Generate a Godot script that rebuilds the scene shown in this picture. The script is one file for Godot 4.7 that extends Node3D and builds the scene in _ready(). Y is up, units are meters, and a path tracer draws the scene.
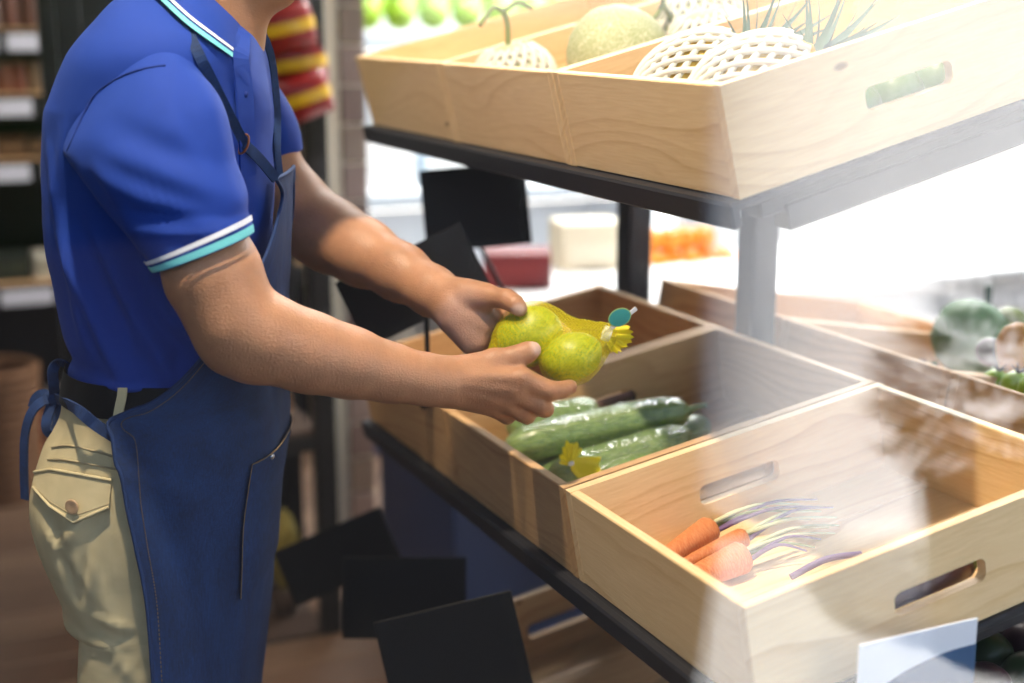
extends Node3D
# Produce shop seen through its street window: a shop assistant in a denim apron holds a netted bag of fruit over tilted crates.

const F := 1400.0
const EYE := Vector3(0.0, 1.47, 0.0)
const YAW := 0.434587
const PITCH := 0.228638
const MAN := 1.75            # how far in front of the lens the assistant stands
const MAN_SIDE := -0.44
var cam_basis: Basis
var taken := {}
var mats := {}
var rng := RandomNumberGenerator.new()
var noise := FastNoiseLite.new()


func _ready():
	rng.seed = 11
	noise.seed = 5
	noise.frequency = 1.0
	cam_basis = Basis(Vector3.UP, -YAW) * Basis(Vector3.RIGHT, -PITCH)
	# ---- camera
	var cam := Camera3D.new()
	cam.name = "camera"
	cam.fov = rad_to_deg(2.0 * atan(341.5 / F))
	cam.transform = Transform3D(cam_basis, EYE)
	cam.near = 0.05
	cam.far = 120.0
	var lens := CameraAttributesPhysical.new()
	lens.frustum_focal_length = 49.0
	lens.exposure_aperture = 1.9
	lens.frustum_focus_distance = 1.68
	cam.attributes = lens
	add_child(cam)
	cam.current = true
	# ---- sky, sun, exposure
	var sky_mat := ProceduralSkyMaterial.new()
	sky_mat.sky_top_color = Color(0.66, 0.78, 0.93)
	sky_mat.sky_horizon_color = Color(0.92, 0.95, 0.98)
	sky_mat.ground_bottom_color = Color(0.25, 0.25, 0.25)
	sky_mat.ground_horizon_color = Color(0.5, 0.5, 0.5)
	var sky := Sky.new()
	sky.sky_material = sky_mat
	var env := Environment.new()
	env.background_mode = Environment.BG_SKY
	env.sky = sky
	env.background_energy_multiplier = 1.8
	env.tonemap_mode = Environment.TONE_MAPPER_LINEAR
	env.tonemap_exposure = 1.0
	env.sdfgi_enabled = true
	env.ssao_enabled = true
	env.ssil_enabled = true
	var we := WorldEnvironment.new()
	we.name = "world_environment"
	we.environment = env
	add_child(we)
	var sun := DirectionalLight3D.new()
	sun.name = "sun"
	sun.light_energy = 7.8
	sun.light_color = Color(1.0, 0.97, 0.93)
	sun.light_angular_distance = 0.5
	sun.shadow_enabled = true
	sun.sky_mode = DirectionalLight3D.SKY_MODE_LIGHT_ONLY
	add_child(sun)
	sun.look_at_from_position(Vector3.ZERO, Vector3(0.14, -0.89, 0.43), Vector3.UP)
	make_materials()
	build_setting()
	build_lamps()
	build_rack()
	build_crates()
	build_produce()
	build_signs()
	build_backdrop()
	build_person()
	build_bag()
	build_street()


# ---------------------------------------------------------------- photo rays
func ray(px: float, py: float) -> Vector3:
	return cam_basis * Vector3((px - 512.0) / F, -(py - 341.5) / F, -1.0)


func at_x(px: float, py: float, x: float) -> Vector3:
	var r := ray(px, py)
	return EYE + r * (x / r.x)


func at_y(px: float, py: float, y: float) -> Vector3:
	var r := ray(px, py)
	return EYE + r * ((y - EYE.y) / r.y)


func at_z(px: float, py: float, z: float) -> Vector3:
	var r := ray(px, py)
	return EYE + r * (z / r.z)


func at_depth(px: float, py: float, d: float) -> Vector3:
	return EYE + ray(px, py) * d


func in_crate(px: float, py: float, crate: Node3D, h: float) -> Vector3:
	# where that sight line meets the level h above the crate's underside (world)
	var inv := crate.transform.affine_inverse()
	var o := inv * EYE
	var d := inv.basis * ray(px, py)
	return crate.transform * (o + d * ((h - o.y) / d.y))


# the assistant's own axes: x to where he faces, y up, z towards the street window
func pl(px: float, py: float, lz: float) -> Vector3:
	var r := ray(px, py)
	var fwd := r.x * sin(YAW) - r.z * cos(YAW)
	var t := (MAN - lz) / fwd
	var w := r * t
	return Vector3(w.x * cos(YAW) + w.z * sin(YAW) - MAN_SIDE, EYE.y + w.y, lz)


# picture row at which a height shows, that far towards the window from the assistant's middle
func py_at(h: float, lz: float) -> float:
	return 341.5 + F * tan(atan((EYE.y - h) / (MAN - lz)) - PITCH)


# ---------------------------------------------------------------- nodes
func numbered(called: String) -> String:
	var n: int = taken.get(called, 0)
	taken[called] = n + 1
	return called if n == 0 else "%s_%03d" % [called, n]


func thing(called: String, label: String, category: String, group := "", at := Vector3.ZERO, basis := Basis.IDENTITY) -> Node3D:
	var o := Node3D.new()
	o.name = numbered(called)
	add_child(o)
	o.transform = Transform3D(basis, at)
	tag(o, label, category, group)
	return o


func tag(o: Node, label: String, category: String, group := "") -> void:
	o.set_meta("label", label)
	o.set_meta("category", category)
	if group != "":
		o.set_meta("group", group)


func part(parent: Node, called: String, mesh: Mesh, mat: Material, at := Transform3D.IDENTITY) -> MeshInstance3D:
	var o := MeshInstance3D.new()
	o.name = called
	o.mesh = mesh
	o.material_override = mat
	o.transform = at
	parent.add_child(o, true)
	return o


func single(called: String, label: String, category: String, group: String, mesh: Mesh, mat: Material, at := Transform3D.IDENTITY) -> MeshInstance3D:
	var o := part(self, numbered(called), mesh, mat, at)
	tag(o, label, category, group)
	return o


func struct(called: String, mesh: Mesh, mat: Material, at := Transform3D.IDENTITY) -> MeshInstance3D:
	var o := part(self, called, mesh, mat, at)
	o.set_meta("kind", "structure")
	return o


func at(p: Vector3) -> Transform3D:
	return Transform3D(Basis.IDENTITY, p)


# ---------------------------------------------------------------- meshes
class MB:
	var v := PackedVector3Array()
	var n := PackedVector3Array()
	var t := PackedVector2Array()
	var c := PackedColorArray()
	var i := PackedInt32Array()
	var use_color := false

	func tri(a: Vector3, b: Vector3, d: Vector3, nn: Vector3, ua := Vector2.ZERO, ub := Vector2.ZERO, ud := Vector2.ZERO) -> void:
		var k := v.size()
		v.append(a); v.append(b); v.append(d)
		n.append(nn); n.append(nn); n.append(nn)
		t.append(ua); t.append(ub); t.append(ud)
		i.append(k)
		if (b - a).cross(d - a).dot(nn) > 0.0:
			i.append(k + 2); i.append(k + 1)
		else:
			i.append(k + 1); i.append(k + 2)

	func quad(a: Vector3, b: Vector3, d: Vector3, e: Vector3, nn: Vector3, u := [Vector2.ZERO, Vector2.ZERO, Vector2.ZERO, Vector2.ZERO]) -> void:
		tri(a, b, d, nn, u[0], u[1], u[2])
		tri(a, d, e, nn, u[0], u[2], u[3])

	# a box with chamfered edges; uv in metres, u along the longest side
	func box(size: Vector3, bevel := 0.002, at := Transform3D.IDENTITY, off := Vector2.ZERO, tile := Vector2(1.6, 0.8)) -> void:
		var h := size / 2.0
		var b: float = minf(bevel, minf(h.x, minf(h.y, h.z)) * 0.6)
		var la := 0
		if size.y > size.x and size.y >= size.z: la = 1
		elif size.z > size.x and size.z > size.y: la = 2
		for ax in 3:
			for s: float in [-1.0, 1.0]:
				var p1 := (ax + 1) % 3
				var p2 := (ax + 2) % 3
				var q := []
				for k in [[-1, -1], [1, -1], [1, 1], [-1, 1]]:
					var x := Vector3.ZERO
					x[ax] = s * h[ax]
					x[p1] = k[0] * (h[p1] - b)
					x[p2] = k[1] * (h[p2] - b)
					q.append(x)
				var nn := Vector3.ZERO
				nn[ax] = s
				_q(q, nn, la, ax, at, off, tile)
		for ax in 3:
			var p1 := (ax + 1) % 3
			var p2 := (ax + 2) % 3
			for s1: float in [-1.0, 1.0]:
				for s2: float in [-1.0, 1.0]:
					var q := []
					for k in [[-1, 0], [1, 0], [1, 1], [-1, 1]]:
						var x := Vector3.ZERO
						x[ax] = k[0] * (h[ax] - b)
						x[p1] = s1 * (h[p1] - (b if k[1] == 0 else 0.0))
						x[p2] = s2 * (h[p2] - (0.0 if k[1] == 0 else b))
						q.append(x)
					var nn := Vector3.ZERO
					nn[p1] = s1
					nn[p2] = s2
					_q(q, nn.normalized(), la, p1, at, off, tile)
		for s0: float in [-1.0, 1.0]:
			for s1: float in [-1.0, 1.0]:
				for s2: float in [-1.0, 1.0]:
					var nn := (at.basis * Vector3(s0, s1, s2)).normalized()
					var a := Vector3(s0 * h.x, s1 * (h.y - b), s2 * (h.z - b))
					var d := Vector3(s0 * (h.x - b), s1 * h.y, s2 * (h.z - b))
					var e := Vector3(s0 * (h.x - b), s1 * (h.y - b), s2 * h.z)
					tri(at * a, at * d, at * e, nn, off, off, off)

	func _q(q: Array, nn: Vector3, la: int, ax: int, at: Transform3D, off: Vector2, tile: Vector2) -> void:
		var u := []
		var va := 3 - la - ax if ax != la else (la + 1) % 3
		var ua := la if ax != la else (la + 2) % 3
		for x in q:
			u.append(Vector2((x[ua] + off.x) / tile.x, (x[va] + off.y) / tile.y))
		quad(at * q[0], at * q[1], at * q[2], at * q[3], (at.basis * nn).normalized(), u)

	# points p[j][i], a smooth sheet or (wrapped in u) a tube
	func sheet(p: Array, wrap := false, scale := Vector2(1, 1), outward_from = null, cols = null) -> void:
		var nv := p.size()
		var nu: int = p[0].size()
		var base := v.size()
		var nn := PackedVector3Array()
		nn.resize(nu * nv)
		for j in nv:
			for k in nu:
				var kl := k - 1
				var kr := k + 1
				if wrap:
					if kl < 0: kl = nu - 2
					if kr >= nu: kr = 1
				else:
					kl = maxi(kl, 0)
					kr = mini(kr, nu - 1)
				var du: Vector3 = p[j][kr] - p[j][kl]
				var dv: Vector3 = p[mini(j + 1, nv - 1)][k] - p[maxi(j - 1, 0)][k]
				var x := du.cross(dv)
				nn[j * nu + k] = x.normalized() if x.length_squared() > 1e-18 else Vector3.ZERO
		for j in nv:
			for k in nu:
				if nn[j * nu + k] == Vector3.ZERO:
					var jj := j + 1 if j == 0 else j - 1
					nn[j * nu + k] = nn[jj * nu + k] if nn[jj * nu + k] != Vector3.ZERO else Vector3.UP
		var flip := false
		if outward_from != null:
			var s := 0.0
			for j in nv:
				for k in nu:
					var o: Vector3 = outward_from if outward_from is Vector3 else outward_from[j]
					s += signf((p[j][k] - o).dot(nn[j * nu + k]))
			flip = s < 0.0
		for j in nv:
			for k in nu:
				v.append(p[j][k])
				n.append(-nn[j * nu + k] if flip else nn[j * nu + k])
				t.append(Vector2(float(k) / (nu - 1) * scale.x, float(j) / (nv - 1) * scale.y))
				if cols != null:
					c.append(cols[j][k])
		if cols != null: use_color = true
		for j in nv - 1:
			for k in nu - 1:
				var a := base + j * nu + k
				var q := [a, a + 1, a + nu + 1, a, a + nu + 1, a + nu] if flip else [a, a + nu + 1, a + 1, a, a + nu, a + nu + 1]
				for x in q: i.append(x)

	func fan(ring: Array, nn: Vector3) -> void:
		var m := Vector3.ZERO
		for x in ring: m += x
		m /= ring.size()
		for k in ring.size() - 1:
			tri(m, ring[k], ring[k + 1], nn)

	func tube(path: Array, radius, sides := 8, caps := true, scale := Vector2(1, 1)) -> void:
		var rows := []
		var up := Vector3.ZERO
		var m := path.size()
		for j in m:
			var d: Vector3 = (path[mini(j + 1, m - 1)] - path[maxi(j - 1, 0)]).normalized()
			if up == Vector3.ZERO:
				up = d.cross(Vector3.RIGHT if absf(d.x) < 0.8 else Vector3.UP).normalized()
			up = (up - d * up.dot(d)).normalized()
			var side := d.cross(up)
			var r: float = radius[j] if radius is Array else radius
			var row := []
			for k in sides + 1:
				var a := TAU * k / sides
				row.append(path[j] + (up * cos(a) + side * sin(a)) * r)
			rows.append(row)
		sheet(rows, true, scale, path)
		if caps:
			fan(rows[0], (path[0] - path[1]).normalized())
			fan(rows[m - 1], (path[m - 1] - path[m - 2]).normalized())

	# a flat band along a path; dirs: across the band at each point
	func ribbon(path: Array, dirs: Array, width: float, thick: float) -> void:
		var m := path.size()
		var rows := []
		for j in m:
			var d: Vector3 = (path[mini(j + 1, m - 1)] - path[maxi(j - 1, 0)]).normalized()
			var x: Vector3 = dirs[j]
			x = (x - d * x.dot(d)).normalized()
			var y := d.cross(x)
			rows.append([path[j] - x * width / 2 - y * thick / 2, path[j] - x * width / 2 + y * thick / 2, path[j] + x * width / 2 + y * thick / 2, path[j] + x * width / 2 - y * thick / 2])
		for j in m - 1:
			for k in 4:
				var a: Vector3 = rows[j][k]
				var b: Vector3 = rows[j][(k + 1) % 4]
				var e: Vector3 = rows[j + 1][(k + 1) % 4]
				var f: Vector3 = rows[j + 1][k]
				var nn := (b - a).cross(f - a).normalized()
				if nn.dot((a + e) / 2 - (path[j] + path[j + 1]) / 2) < 0: nn = -nn
				var u0 := float(j) * 0.02
				quad(a, b, e, f, nn, [Vector2(u0, 0), Vector2(u0, 0.03), Vector2(u0 + 0.02, 0.03), Vector2(u0 + 0.02, 0)])
		quad(rows[0][0], rows[0][1], rows[0][2], rows[0][3], (path[0] - path[1]).normalized())
		quad(rows[m - 1][0], rows[m - 1][1], rows[m - 1][2], rows[m - 1][3], (path[m - 1] - path[m - 2]).normalized())

	func lathe(profile: Array, sides := 24, at := Transform3D.IDENTITY, scale := Vector2(1, 1)) -> void:
		var rows := []
		var mid := []
		for q in profile:
			var row := []
			for k in sides + 1:
				var a := TAU * k / sides
				row.append(at * Vector3(cos(a) * maxf(q.x, 1e-5), q.y, sin(a) * maxf(q.x, 1e-5)))
			rows.append(row)
		var lo: float = profile[0].y
		var hi: float = profile[profile.size() - 1].y
		sheet(rows, true, scale, at * Vector3(0, (lo + hi) / 2, 0))

	func done() -> ArrayMesh:
		var arr := []
		arr.resize(Mesh.ARRAY_MAX)
		arr[Mesh.ARRAY_VERTEX] = v
		arr[Mesh.ARRAY_NORMAL] = n
		arr[Mesh.ARRAY_TEX_UV] = t
		if use_color: arr[Mesh.ARRAY_COLOR] = c
		arr[Mesh.ARRAY_INDEX] = i
		var m := ArrayMesh.new()
		m.add_surface_from_arrays(Mesh.PRIMITIVE_TRIANGLES, arr)
		return m


func box(size: Vector3, bevel := 0.002) -> ArrayMesh:
	var m := MB.new()
	var off := Vector2(rng.randf_range(0.3, 1.25), rng.randf_range(0.1, 0.65))
	m.box(size, bevel, Transform3D.IDENTITY, off)
	return m.done()


func tube(path: Array, radius, sides := 8) -> ArrayMesh:
	var m := MB.new()
	m.tube(path, radius, sides)
	return m.done()


func lathe(profile: Array, sides := 24) -> ArrayMesh:
	var m := MB.new()
	m.lathe(profile, sides)
	return m.done()


# a rounded body: radii, then lumps of the given height (share of the radius) and number per turn
func blob(r: Vector3, lump := 0.0, freq := 3.0, nu := 28, nv := 18, sd := 0.0) -> ArrayMesh:
	var rows := []
	for j in nv + 1:
		var th := PI * j / nv
		var row := []
		for k in nu + 1:
			var ph := TAU * k / nu
			var d := Vector3(sin(th) * cos(ph), cos(th), sin(th) * sin(ph))
			var s := 1.0 + lump * noise.get_noise_3d(d.x * freq + sd, d.y * freq, d.z * freq)
			row.append(d * r * s)
		rows.append(row)
	var m := MB.new()
	m.sheet(rows, true, Vector2(3, 1.5), Vector3.ZERO)
	return m.done()


func spline(pts: Array, per := 6) -> Array:
	var out := []
	var m := pts.size()
	for j in m - 1:
		var a = pts[maxi(j - 1, 0)]
		var b = pts[j]
		var c = pts[j + 1]
		var d = pts[mini(j + 2, m - 1)]
		for k in per:
			var t := float(k) / per
			out.append(0.5 * ((2.0 * b) + (c - a) * t + (2.0 * a - 5.0 * b + 4.0 * c - d) * t * t + (3.0 * b - a - 3.0 * c + d) * t * t * t))
	out.append(pts[m - 1])
	return out


# a board in its own x-y plane, 0..w by 0..h, with a rounded slot cut through it
func slotted_board(w: float, h: float, thick: float, slot: Rect2, off: Vector2) -> ArrayMesh:
	var m := MB.new()
	var c := slot.get_center()
	var outer := []
	var inner := []
	var rad := minf(slot.size.x, slot.size.y) * 0.32
	var hs := slot.size / 2.0
	var angs := []
	for k in 48: angs.append(TAU * k / 48.0)
	for q in [Vector2(0, 0), Vector2(w, 0), Vector2(w, h), Vector2(0, h)]: angs.append(fposmod((q - c).angle(), TAU))
	for q in [Vector2(1, 1), Vector2(1, -1), Vector2(-1, 1), Vector2(-1, -1)]:
		for z in 5:
			var e := Vector2(cos(PI / 8 * z), sin(PI / 8 * z)) * rad
			angs.append(fposmod(((hs - Vector2(rad, rad) + e) * q).angle(), TAU))
	angs.sort()
	for a in angs:
		var d := Vector2(cos(a), sin(a))
		var t := 1e9
		if d.x > 1e-6: t = minf(t, (w - c.x) / d.x)
		if d.x < -1e-6: t = minf(t, -c.x / d.x)
		if d.y > 1e-6: t = minf(t, (h - c.y) / d.y)
		if d.y < -1e-6: t = minf(t, -c.y / d.y)
		outer.append(c + d * t)
		# rounded rectangle, found by halving
		var lo := 0.0
		var hi := hs.length()
		for z in 24:
			var mid := (lo + hi) / 2.0
			var q := (d * mid).abs() - (hs - Vector2(rad, rad))
			var dist := Vector2(maxf(q.x, 0), maxf(q.y, 0)).length() + minf(maxf(q.x, q.y), 0.0) - rad
			if dist > 0: hi = mid
			else: lo = mid
		inner.append(c + d * lo)
	var tile := Vector2(1.6, 0.8)
	var nn := outer.size()
	for k in nn:
		var k2 := (k + 1) % nn
		for s: float in [0.0, 1.0]:
			var z: float = -thick * s
			var u := [(inner[k] + off) / tile, (outer[k] + off) / tile, (outer[k2] + off) / tile, (inner[k2] + off) / tile]
			m.quad(Vector3(inner[k].x, inner[k].y, z), Vector3(outer[k].x, outer[k].y, z), Vector3(outer[k2].x, outer[k2].y, z), Vector3(inner[k2].x, inner[k2].y, z), Vector3(0, 0, 1.0 - 2.0 * s), u)
		for wall in [[inner, -1.0], [outer, 1.0]]:
			var p: Vector2 = wall[0][k]
			var q: Vector2 = wall[0][k2]
			if p.distance_to(q) < 1e-6: continue
			var dirn := (q - p).orthogonal().normalized()
			if dirn.dot((p + q) / 2 - c) * wall[1] < 0: dirn = -dirn
			var u := [(p + off) / tile, (q + off) / tile, (q + off + Vector2(0, thick)) / tile, (p + off + Vector2(0, thick)) / tile]
			m.quad(Vector3(p.x, p.y, 0), Vector3(q.x, q.y, 0), Vector3(q.x, q.y, -thick), Vector3(p.x, p.y, -thick), Vector3(dirn.x, dirn.y, 0), u)
	return m.done()


# ---------------------------------------------------------------- smooth bodies from bones
class Field:
	var o: Vector3
	var s: float
	var nx: int
	var ny: int
	var nz: int
	var f := PackedFloat32Array()

	func _init(lo: Vector3, hi: Vector3, cell: float) -> void:
		o = lo
		s = cell
		nx = int((hi.x - lo.x) / cell) + 2
		ny = int((hi.y - lo.y) / cell) + 2
		nz = int((hi.z - lo.z) / cell) + 2
		f.resize(nx * ny * nz)
		f.fill(1.0)

	func bone(a: Vector3, b: Vector3, ra: float, rb: float, k := 0.01) -> void:
		var rm := maxf(ra, rb) + k + s * 2.0
		var lo := (a.min(b) - Vector3(rm, rm, rm) - o) / s
		var hi := (a.max(b) + Vector3(rm, rm, rm) - o) / s
		var ba := b - a
		var bb := maxf(ba.dot(ba), 1e-12)
		for z in range(maxi(0, int(lo.z)), mini(nz - 1, int(hi.z) + 1) + 1):
			for y in range(maxi(0, int(lo.y)), mini(ny - 1, int(hi.y) + 1) + 1):
				var row := (z * ny + y) * nx
				for x in range(maxi(0, int(lo.x)), mini(nx - 1, int(hi.x) + 1) + 1):
					var pa := o + Vector3(x, y, z) * s - a
					var h := clampf(pa.dot(ba) / bb, 0.0, 1.0)
					var d := (pa - ba * h).length() - ra - (rb - ra) * h
					var e := f[row + x]
					var w := k - absf(d - e)
					f[row + x] = minf(d, e) - (w * w * 0.25 / k if w > 0.0 else 0.0)

	func ball(c: Vector3, r: Vector3, basis := Basis.IDENTITY, k := 0.01) -> void:
		var rm := maxf(r.x, maxf(r.y, r.z)) + k + s * 2.0
		var lo := (c - Vector3(rm, rm, rm) - o) / s
		var hi := (c + Vector3(rm, rm, rm) - o) / s
		var inv := basis.transposed()
		for z in range(maxi(0, int(lo.z)), mini(nz - 1, int(hi.z) + 1) + 1):
			for y in range(maxi(0, int(lo.y)), mini(ny - 1, int(hi.y) + 1) + 1):
				var row := (z * ny + y) * nx
				for x in range(maxi(0, int(lo.x)), mini(nx - 1, int(hi.x) + 1) + 1):
					var p := inv * (o + Vector3(x, y, z) * s - c)
					var q := p / r
					var l := q.length()
					var g := (q / r).length()
					var d := l * (l - 1.0) / maxf(g, 1e-6)
					var e := f[row + x]
					var w := k - absf(d - e)
					f[row + x] = minf(d, e) - (w * w * 0.25 / k if w > 0.0 else 0.0)

	func mesh(m: MB, tint: Callable) -> void:
		var ids := PackedInt32Array()
		ids.resize(nx * ny * nz)
		ids.fill(-1)
		var pts := PackedVector3Array()
		var sx := 1
		var sy := nx
		var sz := nx * ny
		var cor := [0, sx, sy, sx + sy, sz, sz + sx, sz + sy, sz + sx + sy]
		var edges := [[0, 1], [2, 3], [4, 5], [6, 7], [0, 2], [1, 3], [4, 6], [5, 7], [0, 4], [1, 5], [2, 6], [3, 7]]
		var cp := [Vector3(0, 0, 0), Vector3(1, 0, 0), Vector3(0, 1, 0), Vector3(1, 1, 0), Vector3(0, 0, 1), Vector3(1, 0, 1), Vector3(0, 1, 1), Vector3(1, 1, 1)]
		for z in nz - 1:
			for y in ny - 1:
				var row := (z * ny + y) * nx
				for x in nx - 1:
					var i0 := row + x
					var first := f[i0]
					if first > 0.5 or absf(first) > s * 3.0: continue
					var inside := 0
					for q in 8:
						if f[i0 + cor[q]] < 0.0: inside += 1
					if inside == 0 or inside == 8: continue
					var sum := Vector3.ZERO
					var cnt := 0
					for e in edges:
						var a: float = f[i0 + cor[e[0]]]
						var b: float = f[i0 + cor[e[1]]]
						if (a < 0.0) != (b < 0.0):
							sum += (cp[e[0]] as Vector3).lerp(cp[e[1]], a / (a - b))
							cnt += 1
					ids[i0] = pts.size()
					pts.append(o + (Vector3(x, y, z) + sum / cnt) * s)
		var nrm := PackedVector3Array()
		nrm.resize(pts.size())
		var idx := PackedInt32Array()
		for z in range(1, nz - 1):
			for y in range(1, ny - 1):
				var row := (z * ny + y) * nx
				for x in range(1, nx - 1):
					var i0 := row + x
					var a := f[i0]
					if a > 0.5 or absf(a) > s * 3.0: continue
					for ax in 3:
						var st: int = [sx, sy, sz][ax]
						var b := f[i0 + st]
						if (a < 0.0) == (b < 0.0): continue
						var u: int = [sy, sz, sx][ax]
						var w: int = [sz, sx, sy][ax]
						var q0 := ids[i0 - u - w]
						var q1 := ids[i0 - w]
						var q2 := ids[i0]
						var q3 := ids[i0 - u]
						if q0 < 0 or q1 < 0 or q2 < 0 or q3 < 0: continue
						var nn := (pts[q2] - pts[q0]).cross(pts[q3] - pts[q1])
						if a > 0.0: nn = -nn
						nrm[q0] += nn; nrm[q1] += nn; nrm[q2] += nn; nrm[q3] += nn
						if a < 0.0:
							idx.append_array(PackedInt32Array([q0, q2, q1, q0, q3, q2]))
						else:
							idx.append_array(PackedInt32Array([q0, q1, q2, q0, q2, q3]))
		var base := m.v.size()
		for k in pts.size():
			m.v.append(pts[k])
			m.n.append(nrm[k].normalized())
			m.t.append(Vector2.ZERO)
			m.c.append(tint.call(pts[k]))
		m.use_color = true
		for x in idx: m.i.append(base + x)


# ---------------------------------------------------------------- materials
func mat(called: String, col: Color, rough := 0.6, metal := 0.0) -> StandardMaterial3D:
	var m := StandardMaterial3D.new()
	m.resource_name = called
	m.albedo_color = col
	m.roughness = rough
	m.metallic = metal
	mats[called] = m
	return m


func picture(w: int, h: int, fn: Callable) -> ImageTexture:
	var im := Image.create(w, h, false, Image.FORMAT_RGB8)
	for y in h:
		for x in w:
			im.set_pixel(x, y, fn.call(float(x) / w, float(y) / h))
	return ImageTexture.create_from_image(im)


func pine_texture(sd: int, light: Color, dark: Color) -> ImageTexture:
	var nz := FastNoiseLite.new()
	nz.seed = sd
	nz.frequency = 1.0
	nz.fractal_octaves = 2
	var knots := []
	var r := RandomNumberGenerator.new()
	r.seed = sd
	for k in 7: knots.append([Vector2(r.randf() * 1.6, r.randf() * 0.8), r.randf_range(0.005, 0.009)])
	return picture(1024, 512, func(u: float, v: float) -> Color:
		var x := u * 1.6
		var y := v * 0.8
		var warp := nz.get_noise_2d(x * 1.6, y * 5.0) * 0.05 + nz.get_noise_2d(x * 5.0 + 9.0, y * 9.0) * 0.006
		var spot := 0.0
		for k in knots:
			var d: Vector2 = (Vector2(x, y) - k[0]) * Vector2(0.45, 1.0)
			var l := d.length()
			warp += signf(d.y) * 0.02 * exp(-l * l / 0.0016)
			spot = maxf(spot, 1.0 - smoothstep(k[1] * 0.5, k[1], l * 1.3))
		var s := (y + warp) / 0.021
		var fr := s - floorf(s)
		var line := pow(fr, 3.0) * (1.0 - smoothstep(0.93, 1.0, fr))
		var strength := 0.24 + 0.5 * nz.get_noise_2d(x * 0.8 + 31.0, floorf(s) * 3.7)
		var fine := nz.get_noise_2d(x * 14.0, y * 420.0) * 0.16
		var wide := nz.get_noise_2d(x * 1.1 + 50.0, y * 3.0) * 0.25
		var c := light.lerp(dark, clampf(line * clampf(strength, 0.05, 0.9) + fine + wide * 0.6 + 0.12, 0.0, 1.0))
		return c.lerp(Color(0.42, 0.27, 0.15), spot * 0.6))


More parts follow.
